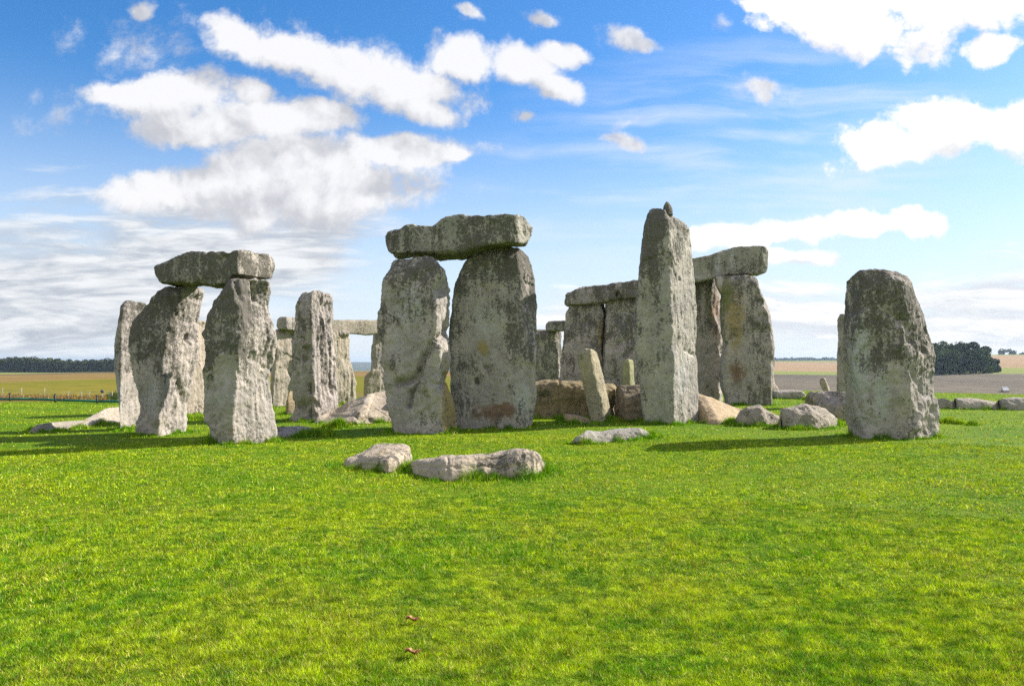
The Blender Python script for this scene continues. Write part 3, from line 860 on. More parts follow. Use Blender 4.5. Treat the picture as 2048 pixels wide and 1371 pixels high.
    # --- the great trilithon
    upright('standing_stone', 'cracked upright of the great trilithon with a jagged sunlit sliver down its edge',
            [(513, 795, 868), (517, 787, 873), (525, 781, 879), (533, 775.5, 887), (545, 769, 892), (557, 765, 896), (575, 761.5, 900), (593, 761, 901.5), (619, 758, 902), (636, 757, 899), (650, 755, 895), (657, 754.5, 893), (666, 755.5, 893), (676, 757, 896), (690, 759, 899), (721, 765.5, 900), (740, 768, 897), (755, 769, 892), (764, 769.5, 890), (772, 770, 894), (783, 770.5, 899), (797, 772, 905), (815, 775.5, 908.5), (835, 779, 910), (854, 783.5, 911), (866, 786, 911)],
            [(513, 860), (526, 877), (538, 887), (549, 884), (560, 876), (579, 868), (590, 875), (600, 877.5), (640, 877.5), (655, 877), (673, 880), (694, 884.5), (710, 886), (735, 884), (757, 881), (766, 877), (775, 878), (794, 886), (815, 890), (837, 892.5), (866, 894)], 868, T=1.12, wl=0.22, wr=0.92, rnd=0.035, sm=1.0, lean=[(513, 0.35), (866, 0.0)],
            tint=(0.495, 0.458, 0.435), lich_fn=lambda z, px, py: 0.22 + 0.75 * 0.75 * smst(-py, -610, -530) * smst(px, 750, 790) + 0.30 * smst(-px, -790, -760) * smst(-py, -720, -640), seed=111, group=G_UP,
            cuts=[([(878, 675), (862, 690), (848, 720), (838, 748), (822, 760), (798, 766)], 8, 0.24), ([(836, 765), (824, 785), (818, 812)], 4.5, 0.20), ([(868, 690), (858, 740), (848, 770)], 14, -0.09), ([(790, 590), (815, 580), (835, 560)], 7, 0.05), ([(850, 700), (858, 760), (866, 830)], 7, -0.05), ([(776, 640), (782, 720), (800, 745)], 12, -0.06), ([(820, 620), (840, 600)], 20, -0.05),
                  ([(890, 645), (891, 664)], 5, 0.10), ([(888, 750), (884, 766)], 4, 0.08), ([(819, 597), (821, 599)], 3, 0.07)],
            marks=[('pale', 820, 610, 34, 50, 0.9), ('pale', 800, 690, 18, 40, 0.6), ('pale', 830, 830, 40, 26, 0.5), ('moss', 800, 600, 34, 10, 0.5), ('ochre', 900, 825, 14, 55, 2.2), ('ochre', 896, 790, 10, 40, 1.5), ('ochre', 890, 720, 8, 40, 0.6), ('rust', 770, 740, 16, 60, 0.35)])
    upright('standing_stone', 'smooth upright of the great trilithon, with rusty stains near its foot',
            [(494, 968, 1038), (497, 960, 1043.5), (503, 950, 1050), (509, 944, 1054), (518, 935, 1059), (526, 928, 1064), (546, 919, 1068), (568, 911, 1070.5), (593, 906, 1073.5), (626, 904, 1073.5), (648, 899, 1073), (677, 896, 1073.5), (710, 897, 1071), (735, 898, 1070), (783, 900, 1072), (805, 903, 1070), (826, 906, 1066.5), (860, 908, 1064.5)],
            [(494, 1030), (509, 1034), (564, 1037), (619, 1036), (650, 1041), (675, 1046), (700, 1046), (780, 1042), (860, 1046)], 856, T=1.1, wl=-0.12, wr=0.55, wr_rows=[(494, 0.60), (660, 0.52), (700, 0.12), (720, 0.05), (862, 0.06)],
            rnd=0.05, rough=0.7, tint=(0.495, 0.456, 0.43), lich_fn=lambda z, px, py: 0.26 + 0.45 * smst(-py, -600, -520) + 0.40 * smst(-px, -950, -915) + 0.45 * smst(px, 995, 1030) * smst(-py, -760, -690), seed=124, group=G_UP,
            cuts=[([(971, 733), (973, 735)], 3.5, 0.14), ([(951, 762), (953, 764)], 4, 0.16), ([(1040, 720), (1028, 745), (1012, 760)], 6, 0.06), ([(965, 575), (972, 585)], 8, 0.05), ([(1048, 556), (1054, 566), (1066, 570)], 3, 0.035), ([(1046, 612), (1060, 600)], 4, 0.03), ([(1056, 636), (1062, 650)], 3, 0.03), ([(950, 548), (1005, 512)], 4, 0.03), ([(1056, 700), (1062, 860)], 5, 0.04)],
            marks=[('pale', 975, 640, 40, 50, 0.7), ('pale', 1045, 800, 26, 40, 1.0), ('pale', 968, 545, 26, 14, 0.9), ('rust', 985, 825, 50, 22, 1.0), ('rust', 1015, 815, 20, 14, 0.7), ('ochre', 967, 695, 14, 18, 1.1), ('ochre', 980, 570, 40, 12, 0.4)])
    block('lintel_stone', 'thick mossy lintel capping the great trilithon, tilted up towards its sunlit end',
          [(770.5, 470, 485), (772, 466, 497), (775, 463, 507), (780, 461, 514), (787, 459.5, 518), (802, 456.5, 518), (807.5, 451.5, 517.5), (822, 447, 516.5), (840, 444.5, 515.5), (862, 444.5, 518.5), (868, 443, 520), (880, 438, 521), (891, 434.5, 521), (924, 430.5, 520), (934, 434, 516), (940, 434, 512), (975, 425.5, 502),
           (1008, 424, 498), (1030, 422.8, 497), (1042, 426, 496), (1052, 432, 490), (1059, 440, 482), (1064, 449, 474), (1066.5, 456, 464)],
          lintel=20.0, plan=[(770, 0.22, 1.0), (778, 0.06, 1.1), (795, 0, 1.15), (1020, 0.0, 1.15), (1030, 0.04, 1.15), (1066.5, 0.85, 1.15)], lichen=0.7, tint=(0.45, 0.44, 0.385), seed=131, cat='lintel', group=G_LI, sm=1.3, rnd=0.05, rough=0.85,
          cuts=[([(790, 462), (788, 514)], 3, 0.06), ([(821, 449), (816, 510)], 3.5, 0.07), ([(866, 446), (868, 510)], 3, 0.06), ([(934, 434), (932, 470)], 4, 0.04), ([(1043, 440), (1050, 470)], 6, 0.03)], groove=0.4,
          marks=[('moss', 900, 508, 90, 9, 1.2), ('moss', 990, 494, 60, 6, 1.2), ('pale', 920, 475, 50, 16, 0.5)])

    # --- behind, towards the middle
    upright('standing_stone', 'low dark broad upright in shade just behind the smooth upright of the great trilithon',
            [(660, 1060, 1117), (663, 1056, 1122), (672, 1054, 1124.5), (700, 1052, 1126), (799, 1050, 1128)], [(663, 1110), (799, 1118)], 799, T=0.9, wl=0.1, wr=0.4, lichen=0.75, seed=141, group=G_UP)
    block('lintel_stone', 'small lintel end poking out at skyline height between the two largest trilithons',
          [(1093, 648, 658), (1094.5, 644, 662), (1098, 642, 663.5), (1130, 641, 663), (1160, 640, 662)], lintel=35.6, plan=[(1093, 0.1, 0.8), (1098, 0, 0.8), (1160, 0, 0.8)], lichen=0.7, seed=144, cat='lintel', group=G_LI, rnd=0.06, groove=0.4)
    upright('standing_stone', 'weathered shaded upright whose edge shows a brown sunlit flake, directly behind the leaning pillar',
            [(600, 1146, 1204), (608, 1142, 1208), (623, 1134, 1211), (640, 1132, 1211.5), (664, 1129, 1211), (702, 1125, 1208), (740, 1120, 1206), (815, 1112, 1204)], [(609, 1190), (626, 1196), (660, 1192), (706, 1196), (815, 1198)], 815, T=1.0, wl=0.15, wr=0.8, lich_fn=top_lichen(0.5, 0.62), seed=151, group=G_UP,
            marks=[('ochre', 1201, 680, 10, 60, 0.9), ('rust', 1203, 700, 8, 60, 0.6)], cuts=[([(1160, 620), (1170, 660)], 8, 0.05)])
    upright('standing_stone', 'broad shaded upright with a hollowed face, partly hidden by the tall solitary upright',
            [(590, 1218, 1284), (597, 1213, 1288), (620, 1212, 1290), (653, 1212, 1291), (702, 1207, 1292), (815, 1205, 1294)], [(597, 1272), (815, 1280)], 815, T=1.0, wl=0.12, wr=0.6, lichen=0.55, seed=157, group=G_UP,
            cuts=[([(1240, 690), (1252, 680)], 8, 0.14), ([(1262, 700), (1250, 712)], 5, 0.10), ([(1243, 630), (1262, 680)], 6, 0.06), ([(1222, 700), (1226, 760)], 10, 0.05)], marks=[('pale', 1247, 650, 10, 36, 1.0), ('moss', 1235, 740, 20, 20, 0.5)])
    block('lintel_stone', 'long lichened lintel behind the tallest upright, a dark hole near its lower edge',
          [(1131, 592, 601), (1132.5, 588, 609), (1137, 584.5, 613.5), (1150, 579, 613), (1165, 574, 611.5), (1177, 571.5, 611), (1210, 569, 609), (1222, 567.5, 606), (1248, 564, 601.5), (1271, 560.5, 600), (1310, 556, 597)],
          lintel=29.7, plan=[(1131, 0.15, 1.0), (1137, 0, 1.1), (1310, 0, 1.1)], lichen=0.75, seed=161, cat='lintel', group=G_LI, sm=1.3, rnd=0.06, cuts=[([(1235, 588), (1239, 596)], 4, 0.3), ([(1160, 578), (1200, 574)], 6, 0.03)], groove=0.4, marks=[('moss', 1196, 582, 9, 14, 0.9)])
    upright('standing_stone', 'small squared stone post in the shade beside the tall solitary upright',
            [(718.5, 1252, 1263), (720.5, 1246, 1266), (745, 1245, 1268), (822, 1242, 1272)], [(718, 1256), (745, 1257), (822, 1259)], 822, T=0.42, wl=0.06, wr=0.32, tint=(0.40, 0.40, 0.24), lichen=0.15, seed=167, group=G_UP, rnd=0.03)
    block('fallen_stone', 'huge brown fallen block lying in shade behind the leaning pillar',
          [(1050, 766, 838), (1073, 764.5, 838.5), (1090, 763, 839), (1116, 761.5, 839.5), (1119, 764, 839.5), (1123, 762.5, 839.5), (1150, 763.5, 839), (1178, 765.5, 839), (1210, 767.5, 839), (1228, 770, 838), (1237, 776, 834), (1243, 785, 826), (1246, 796, 814)],
          T=1.3, tint=(0.34, 0.275, 0.165), lichen=0.28, seed=171, shape=[(0, 0), (0.03, 0.4), (0.0, 0.84), (0.10, 0.97), (0.25, 1.0), (0.9, 0.98), (1, 0.8), (1, 0)], group=G_FA, sm=1.4, cuts=[([(1118, 763), (1119, 800), (1117, 838)], 2.5, 0.06)], taper=9)
    block('fallen_stone', 'dark brown squared block wedged against the foot of the tall solitary upright',
          [(1237, 788, 838), (1240, 776, 841), (1250, 772, 844), (1285, 771, 845), (1308, 772, 845), (1320, 776, 843)], T=1.3, tint=(0.30, 0.245, 0.17), lichen=0.3, seed=176, shape=[(0, 0), (0.0, 0.62), (0.05, 0.70), (0.85, 1.0), (1, 0.9), (1, 0)], group=G_FA, taper=9)
    block('fallen_stone', 'smooth tawny slab sloping down from the tall solitary upright towards the rounded boulders',
          [(1350, 768, 836), (1372, 770, 840), (1395, 775, 843), (1419, 782.5, 848), (1442, 789.5, 849.5), (1457, 795, 848.5), (1480, 804, 847.5), (1500, 812.5, 846), (1514, 819, 845), (1522, 828, 843)], T=2.2, tint=(0.53, 0.415, 0.275), lichen=0.02, rough=0.45, seed=181,
          shape=[(0, 0), (0.0, 0.16), (0.10, 0.30), (0.85, 1.0), (0.97, 0.95), (1, 0)], group=G_FA, taper=12)
    upright('standing_stone', 'leaning round-topped brown pillar standing before the huge brown block',
            [(697.5, 1166, 1186), (699, 1160, 1190), (704, 1156, 1193), (714, 1155.5, 1196.5), (751, 1163, 1206.5), (797, 1172.5, 1216), (827, 1178.5, 1222), (848, 1182, 1226)], [(697, 1180), (714, 1178), (751, 1186), (797, 1196), (848, 1206)], 845.5, T=0.62, wl=0.12, wr=0.42, tint=(0.50, 0.455, 0.33), lichen=0.15, seed=187, group=G_UP, rnd=0.07, rough=0.7,
            marks=[('ochre', 1168, 760, 12, 50, 0.6)])
    block('fallen_stone', 'small angular tan stone at the foot of the leaning pillar',
          [(1126, 834, 850), (1128.5, 829, 851), (1133, 827.5, 851), (1154, 829, 850.5), (1170, 832, 850), (1179, 836, 849), (1182, 842, 848)], T=0.6, tint=(0.45, 0.34, 0.22), lichen=0.05, seed=191, group=G_FA, shape=BOX)
    t = upright('standing_stone', 'tallest upright of all, a solitary tapering pillar with a knob on its top',
                [(414, 1300, 1322), (416, 1297, 1326), (419, 1296, 1335), (424, 1294.5, 1350), (430, 1293, 1367), (436, 1291.5, 1374), (444, 1289, 1379.5), (463, 1286.5, 1383), (490, 1282, 1383.5), (505, 1281, 1385), (532, 1278.5, 1387), (551, 1277, 1388.5), (607, 1272, 1391), (645, 1271, 1392.5), (683, 1271, 1392), (708, 1272.5, 1389.5), (721, 1274, 1393), (759, 1278, 1393.5), (805, 1283, 1396.5), (848, 1288, 1398)],
                [(414, 1321), (440, 1324), (513, 1327), (607, 1330), (683, 1332), (721, 1334), (778, 1332), (848, 1336)], 849.5, T=1.30, wl=0.12, wr=1.22, lich_fn=lambda z, px, py: 0.22 + 0.55 * smst(z, 0.35, 0.6) * smst(-px, -1334, -1322) + 0.12 * smst(z, 0.3, 0.7) + 0.25 * smst(z, 0.84, 0.93), seed=197, group=G_UP, rnd=0.045, rough=0.7, sm=1.3,
                tint=(0.50, 0.475, 0.43), marks=[('pale', 1365, 750, 22, 60, 0.7), ('moss', 1298, 560, 12, 90, 0.4)], cuts=[([(1358, 555), (1360, 558)], 2.5, 0.06), ([(1372, 700), (1391, 712)], 4, 0.05), ([(1386, 488), (1376, 492)], 4, 0.05)])
    upright('tenon', None, [(401.5, 1331.5, 1336), (404, 1329, 1339), (409, 1327, 1342), (416, 1325.5, 1345), (428, 1325, 1346)], [(401, 1332), (428, 1333)], 849, T=0.30, wl=0.08, wr=0.14, lichen=0.7, seed=199, part=True, parent=t, d=K / 127 + 0.16, rnd=0.05, step=1.5, rough=0.6, tint=(0.40, 0.385, 0.335))

    # --- rear trilithon on the other side
    upright('standing_stone', 'shaded upright of the rear trilithon with a ragged edge, partly behind the tallest upright',
            [(552, 1372, 1434), (558, 1370, 1437), (607, 1370, 1440.5), (650, 1370, 1445), (702, 1370, 1450), (740, 1371, 1446), (770, 1373, 1442), (808, 1375, 1444)], [(560, 1414), (626, 1419), (672, 1434), (706, 1432), (750, 1432), (808, 1430)], 808, T=1.0, wl=0.12, wr=0.72, lich_fn=top_lichen(0.3, 0.5), seed=205, group=G_UP, rnd=0.05,
            marks=[('rust', 1430, 620, 14, 70, 0.8), ('moss', 1418, 600, 8, 60, 0.8)], cuts=[([(1420, 580), (1436, 640)], 5, 0.06), ([(1440, 690), (1444, 706)], 4, 0.10)])
    upright('standing_stone', 'outer upright of the rear trilithon with a tall ochre and red stain',
            [(551, 1432, 1510), (554, 1430, 1514), (566, 1431, 1517), (577, 1436, 1520), (592, 1442, 1527), (604, 1441, 1533), (620, 1440, 1538), (638, 1440, 1542), (660, 1442, 1544.5), (680, 1445, 1546), (695, 1446, 1547.5), (721, 1441, 1549), (744, 1438, 1547), (759, 1440, 1545.5), (778, 1442, 1544), (795, 1449, 1543.5), (812, 1452, 1543)],
            [(551, 1500), (590, 1516), (638, 1531), (700, 1538), (812, 1538)], 812, T=1.1, wl=0.15, wr=0.45, lich_fn=lambda z, px, py: 0.30 + 0.25 * smst(px, 1490, 1510) + 0.15 * smst(z, 0.7, 1), seed=211, group=G_UP, rough=0.85,
            marks=[('ochre', 1470, 640, 26, 75, 1.0), ('rust', 1468, 625, 20, 70, 0.55), ('rust', 1474, 745, 22, 26, 1.0), ('moss', 1456, 590, 14, 40, 0.9), ('moss', 1444, 640, 7, 80, 0.5)], cuts=[([(1515, 600), (1534, 612)], 5, 0.06), ([(1522, 630), (1538, 640)], 4, 0.06)])
    block('lintel_stone', 'lintel of the rear trilithon, streaked with pale runs and ending in a square overhang',
          [(1358, 521, 574), (1388, 516, 569), (1419, 509.5, 564), (1453, 497.5, 556), (1468, 493, 554.5), (1500, 492, 553.5), (1527, 491, 552.5), (1533, 491.5, 549), (1536, 494, 540), (1537, 500, 528)],
          lintel=31.6, plan=[(1358, 0, 1.15), (1525, 0, 1.15), (1537, 0.2, 0.9)], lichen=0.5, tint=(0.45, 0.435, 0.37), seed=217, cat='lintel', group=G_LI, sm=1.0, rnd=0.05, rough=0.8,
          marks=[('pale', 1435, 525, 6, 28, 1.2), ('pale', 1464, 515, 5, 24, 1.2), ('moss', 1420, 530, 20, 20, 0.5), ('pale', 1400, 555, 16, 6, 0.8)], groove=0.4)

    # --- right-hand boulders and the free-standing upright
    upright('standing_stone', 'broad free-standing upright with a rough flank and a long pale blaze',
            [(536.5, 1712, 1770), (538, 1702, 1785), (541, 1698, 1795), (546, 1696, 1810), (554, 1693.5, 1818), (570, 1691.5, 1826), (592, 1689.5, 1834), (629, 1688, 1845), (645, 1686, 1849), (671, 1684, 1858), (693, 1683.5, 1866), (710, 1683, 1870), (733, 1682.5, 1869), (760, 1684.5, 1864.5), (794, 1688, 1867), (806, 1690, 1871), (822, 1691.5, 1875), (850, 1694, 1877), (878, 1697, 1877)],
            [(536, 1760), (600, 1772), (622, 1776), (700, 1778), (760, 1776), (820, 1784), (878, 1786)], 879, T=1.5, wl=0.28, wr=0.85, lich_fn=lambda z, px, py: 0.28 + 0.50 * smst(-py, -790, -620) * (1 - 0.55 * smst(-px, -1736, -1716) * smst(py, 640, 690)), seed=223, group=G_UP, rnd=0.09, rough=0.95, sm=1.5,
            marks=[('pale', 1722, 720, 24, 90, 1.3), ('pale', 1764, 780, 20, 60, 0.9), ('pale', 1738, 840, 40, 30, 0.5)],
            cuts=[([(1800, 640), (1816, 650), (1820, 680)], 9, 0.12), ([(1790, 700), (1800, 690)], 8, -0.06), ([(1850, 660), (1846, 700)], 7, 0.07), ([(1848, 800), (1832, 850), (1812, 872)], 8, -0.09), ([(1866, 820), (1850, 870)], 9, 0.06), ([(1755, 590), (1738, 640)], 6, 0.03), ([(1790, 580), (1826, 660)], 4, 0.05), ([(1822, 740), (1846, 790)], 5, 0.05)])
    upright('standing_stone', 'narrow grey upright mostly hidden behind the broad free-standing stone',
            [(628, 1679, 1706), (632, 1677, 1710), (684, 1675.5, 1716), (780, 1674, 1720), (815, 1674, 1722)], [(628, 1690), (815, 1694)], 815, T=0.8, wl=0.12, wr=0.4, lichen=0.35, seed=229, group=G_UP)
    block('boulder', 'peaked boulder with a shaded side, where the tawny slab runs out',
          [(1469, 844, 848), (1472, 840, 851), (1482, 831, 852), (1493, 822, 852.5), (1503, 815, 853), (1512, 812.5, 853), (1521, 812, 853), (1532, 815, 852.5), (1544, 822, 851.5), (1556, 829, 850.5), (1564, 833, 850), (1569, 841, 848)], T=1.0, tint=(0.45, 0.40, 0.335), lichen=0.25, seed=235, group='boulders beside the tawny slab', shape=DOME, cuts=[([(1532, 822), (1542, 838)], 4, 0.06), ([(1518, 816), (1530, 850)], 5, -0.05)])
    block('boulder', 'big rounded boulder next to the broad free-standing upright',
          [(1563, 846, 854), (1565, 838, 856.5), (1569, 831, 858), (1576, 824, 859), (1588, 818.5, 859.5), (1599, 814, 859.5), (1612, 810.5, 859), (1627, 809, 859), (1641, 810.5, 858), (1654, 814.5, 856.5), (1665, 822, 854), (1673, 833, 850), (1678, 843, 847)], T=1.3, tint=(0.45, 0.405, 0.35), lichen=0.25, seed=241, group='boulders beside the tawny slab', shape=DOME, rough=1.1)
    block('boulder', 'small boulder peeping over between the peaked and the rounded boulder',
          [(1563, 822, 836), (1566, 817.5, 837), (1573, 815.5, 838), (1580, 818, 838), (1586, 823, 837)], T=0.5, tint=WARM, lichen=0.2, seed=244, group='boulders beside the tawny slab', shape=DOME)
    block('fallen_stone', 'rough grey fallen stone lying behind the big rounded boulder',
          [(1617, 803, 822), (1620, 796, 828), (1626, 792, 832), (1639, 788.5, 836), (1655, 785, 838), (1670, 783, 839), (1700, 782, 840), (1712, 788, 838)], T=1.5, tint=(0.45, 0.40, 0.345), lichen=0.3, seed=247, group=G_FA, shape=[(0, 0), (0.0, 0.55), (0.06, 0.66), (0.8, 1.0), (1, 0.8), (1, 0)])
    block('fallen_stone', 'little low grey stone at the foot of the tiny leaning marker stone',
          [(1618, 791, 799), (1624, 786, 800), (1634, 783.5, 800), (1650, 785, 800), (1660, 787, 799)], T=0.8, tint=GREY, lichen=0.3, seed=251, group=G_FA, shape=DOME)
    upright('standing_stone', 'tiny leaning marker stone standing before the ploughed field',
            [(755.5, 1643, 1649), (758, 1640.5, 1651.5), (765, 1639, 1654), (775, 1643, 1658), (787, 1648, 1662), (797, 1651, 1665)], [(755, 1645), (775, 1650), (797, 1658)], 797, T=0.35, wl=0.08, wr=0.3, tint=WARM, lichen=0.2, seed=254, group=G_UP, rnd=0.06)
    block('fallen_stone', 'flat oblong stone on the far grass beside the stained outer upright',
          [(1545, 788, 796), (1548, 783, 797), (1554, 781, 797.5), (1580, 780, 797.5), (1602, 780, 797.5), (1609, 783, 797.5), (1613, 790, 796)], T=1.0, tint=(0.46, 0.42, 0.37), lichen=0.25, seed=257, group=G_FA, shape=BOX)
    upright('standing_stone', 'thin pale pinkish stone sliver peeping from behind the outer upright of the rear trilithon',
            [(744, 1538, 1546.5), (748, 1537, 1547), (765, 1536, 1549), (776, 1534, 1556), (784, 1532, 1560), (792, 1532, 1560)], [(744, 1539), (792, 1536)], 793, T=0.5, wl=0.2, wr=0.3, tint=(0.55, 0.46, 0.40), lichen=0.05, seed=259, group=G_UP)
    block('fallen_stone', 'low fallen stone with a shaded face emerging from behind the broad free-standing upright',
          [(1862, 800, 813), (1868, 798, 814.5), (1885, 797, 815.5), (1898, 795.5, 816.5), (1907, 799, 817), (1912, 806, 816.5)], T=0.9, tint=(0.44, 0.40, 0.35), lichen=0.25, seed=262, group='row of low stones along the far grass', shape=DOME)
    block('fallen_stone', 'middle and longest stone of the low row along the far grass, pale and knobbly',
          [(1909, 801, 815), (1914, 797, 817.5), (1930, 796, 818), (1960, 796.5, 818), (1980, 798, 818), (1995, 802, 817.5), (2003, 810, 816)], T=0.9, tint=(0.49, 0.44, 0.38), lichen=0.2, seed=266, group='row of low stones along the far grass', shape=DOME)
    block('fallen_stone', 'last stone of the low row, cut off by the picture edge',
          [(1997, 805, 816), (2001, 799, 818), (2020, 797, 819), (2048, 795.5, 819), (2080, 796, 819), (2096, 803, 818)], T=0.9, tint=(0.44, 0.40, 0.35), lichen=0.25, seed=269, group='row of low stones along the far grass', shape=DOME)
    block('fallen_stone', 'thin sandy slab nearly buried in worn turf beside the broad free-standing upright',
          [(1862, 832, 842), (1877, 831, 844), (1889, 838.5, 846.5), (1905, 842, 848), (1925, 846, 849.5), (1945, 849, 851)], T=1.0, tint=(0.56, 0.49, 0.38), lichen=0.03, seed=272, group=G_FA, shape=SLAB, zb=-0.1)

    # --- stones lying in the open lawn
    block('fallen_stone', 'low ragged grey stone lying on the lawn in front of the tallest upright',
          [(1146, 882, 886), (1150, 879, 887), (1161, 871, 887.5), (1172, 863, 887), (1181, 859.5, 886), (1196, 861.5, 885), (1211, 861, 884.5), (1228, 858, 883.5), (1245, 855.8, 883), (1264, 856, 881.5), (1283, 854.5, 880.5), (1293, 859, 879.5), (1300, 866, 878), (1303, 872, 877)], T=0.75, tint=(0.44, 0.42, 0.375), lichen=0.35, seed=281, group='stones lying in the open lawn', shape=DOME, sm=1.3, rough=1.1)
    block('fallen_stone', 'squat flat-topped pale stone, smaller of the pair lying in the open lawn',
          [(687, 923, 932), (690, 916, 935), (698, 907, 937), (708, 899.5, 938), (722, 889, 939.5), (738, 887, 942), (753, 886.8, 944), (775, 887.5, 946), (790, 889.5, 944), (802, 893, 940), (811, 900, 936), (816, 909, 931)], T=1.75, tint=(0.58, 0.49, 0.39), lichen=0.30, seed=287, group='stones lying in the open lawn', shape=[(0, 0), (0.0, 0.62), (0.05, 0.80), (0.25, 0.93), (0.85, 1.0), (1, 0.8), (1, 0)], sm=1.5, taper=4, rnd=0.045, zb=-0.12, step=1.6, cuts=[([(700, 912), (740, 918), (790, 916)], 2.5, 0.015), ([(720, 928), (770, 932)], 3, 0.02)], marks=[('ochre', 760, 905, 50, 10, 0.5)])
    block('fallen_stone', 'long humped pale stone, larger of the pair lying in the open lawn',
          [(815, 932, 939), (818, 928, 942), (823, 924, 944), (834, 919.5, 948), (845, 917, 951), (876, 912, 957), (889, 911.5, 959), (903, 912.5, 960), (925, 910, 959), (948, 908, 957), (975, 905, 955), (999, 901, 954), (1020, 899, 956), (1036, 898, 957), (1052, 898.5, 957), (1067, 901, 955), (1078, 907, 952), (1085, 914, 948), (1089, 926, 942)], T=1.15, tint=(0.57, 0.485, 0.39), lichen=0.36, seed=293, group='stones lying in the open lawn',
          shape=[(0, 0), (0.0, 0.42), (0.08, 0.72), (0.26, 0.95), (0.5, 1.0), (0.9, 0.85), (1, 0.5), (1, 0)], sm=1.5, rnd=0.05, rough=1.1, zb=-0.12, taper=4, step=1.6, marks=[('ochre', 950, 918, 60, 6, 0.6), ('ochre', 1010, 912, 40, 6, 0.5)], cuts=[([(835, 930), (880, 935), (920, 930)], 3, 0.025), ([(895, 915), (897, 950)], 2.5, 0.025), ([(915, 935), (960, 930), (1000, 936), (1040, 930)], 4, 0.035), ([(930, 920), (990, 916)], 2.5, 0.015)])


build_stones()
# ------------------------------------------------------------------ grass
def grass_material():
    m, g, out = new_mat("grass_blade")
    c = g.n('ShaderNodeAttribute', attribute_name='tint').outputs['Color']
    nrm = g.n('ShaderNodeNewGeometry').outputs['Normal']
    nrm = g.vmath('NORMALIZE', g.vmath('ADD', g.vmath('SCALE', nrm, scale=0.55), (0, 0, 0.45)))
    d = g.n('ShaderNodeBsdfDiffuse', {'Color': c, 'Roughness': 0.0, 'Normal': nrm}).outputs[0]
    tr = g.n('ShaderNodeBsdfTranslucent', {'Color': g.mix(1.0, c, (1.15, 1.12, 0.6), 'MULTIPLY')}).outputs[0]
    s = g.n('ShaderNodeMixShader', {0: 0.30, 1: d, 2: tr}).outputs[0]
    gl = g.n('ShaderNodeBsdfGlossy', {'Color': (1, 1, 1, 1), 'Roughness': 0.45}).outputs[0]
    s2 = g.n('ShaderNodeMixShader', {0: 0.012, 1: s, 2: gl}).outputs[0]
    g.t.links.new(s2, out.inputs['Surface'])
    return m


GRASS = grass_material()


def blades(X, Y, hgt, wid, lean, tint):
    """one bent triangle per blade"""
    n = len(X)
    Z = terrain(X, Y) - 0.004
    th = rng.uniform(0, 2 * math.pi, n)
    la = rng.uniform(0, 2 * math.pi, n)
    dx, dy = np.cos(th) * wid / 2, np.sin(th) * wid / 2
    lx, ly = np.cos(la) * lean * hgt, np.sin(la) * lean * hgt
    V = np.empty((n, 3, 3), np.float32)
    V[:, 0] = np.stack([X - dx, Y - dy, Z], -1)
    V[:, 1] = np.stack([X + dx, Y + dy, Z], -1)
    V[:, 2] = np.stack([X + lx, Y + ly, Z + hgt * np.sqrt(np.maximum(0.05, 1 - np.minimum(0.95, lean) ** 2))], -1)
    C = np.repeat(tint[:, None, :], 3, 1).astype(np.float32)
    return V.reshape(-1, 3), C.reshape(-1, 3)


def grass_tint(X, Y, lush=0.0):
    n = len(X)
    P = np.stack([X, Y, np.zeros(n)], -1)
    a = fbm(P * 0.45 + 3, 4, 0.6)
    b = fbm(P * 2.1 + 40, 3, 0.6)
    b2 = fbm(P * 7.5 + 11, 2, 0.6)
    k = np.clip(0.52 + 0.45 * a + 0.45 * b + 0.65 * b2 + rng.normal(0, 0.26, n) - lush, 0, 1)[:, None]
    g1, g2 = np.array([0.122, 0.330, 0.002]), np.array([0.425, 0.560, 0.004])
    c = g1 * (1 - k) + g2 * k
    dry = (rng.uniform(0, 1, n) < np.clip(0.06 + 0.18 * fbm(P * 0.9 + 90, 3), 0.01, 0.3) * (1 - lush))[:, None]
    c = np.where(dry, np.array([0.46, 0.36, 0.06]) * rng.uniform(0.7, 1.1, (n, 1)), c)
    b3 = fbm(P * 26 + 5, 2, 0.7)
    straw = (rng.uniform(0, 1, n) < 0.05 + 0.10 * np.clip(b3 + 0.3, 0, 1) * (1 - lush))[:, None]
    c = np.where(straw, np.array([0.62, 0.55, 0.16]), c)
    return c * rng.uniform(0.42, 1.30, (n, 1)) * np.clip(1 + 0.30 * b2 + 0.60 * b3, 0.3, 1.9)[:, None]


def wedge(n, r0, r1, half=0.92):
    r = np.sqrt(rng.uniform(r0 * r0, r1 * r1, n))
    az = rng.uniform(-half, half, n)
    return r * np.sin(az), r * np.cos(az)


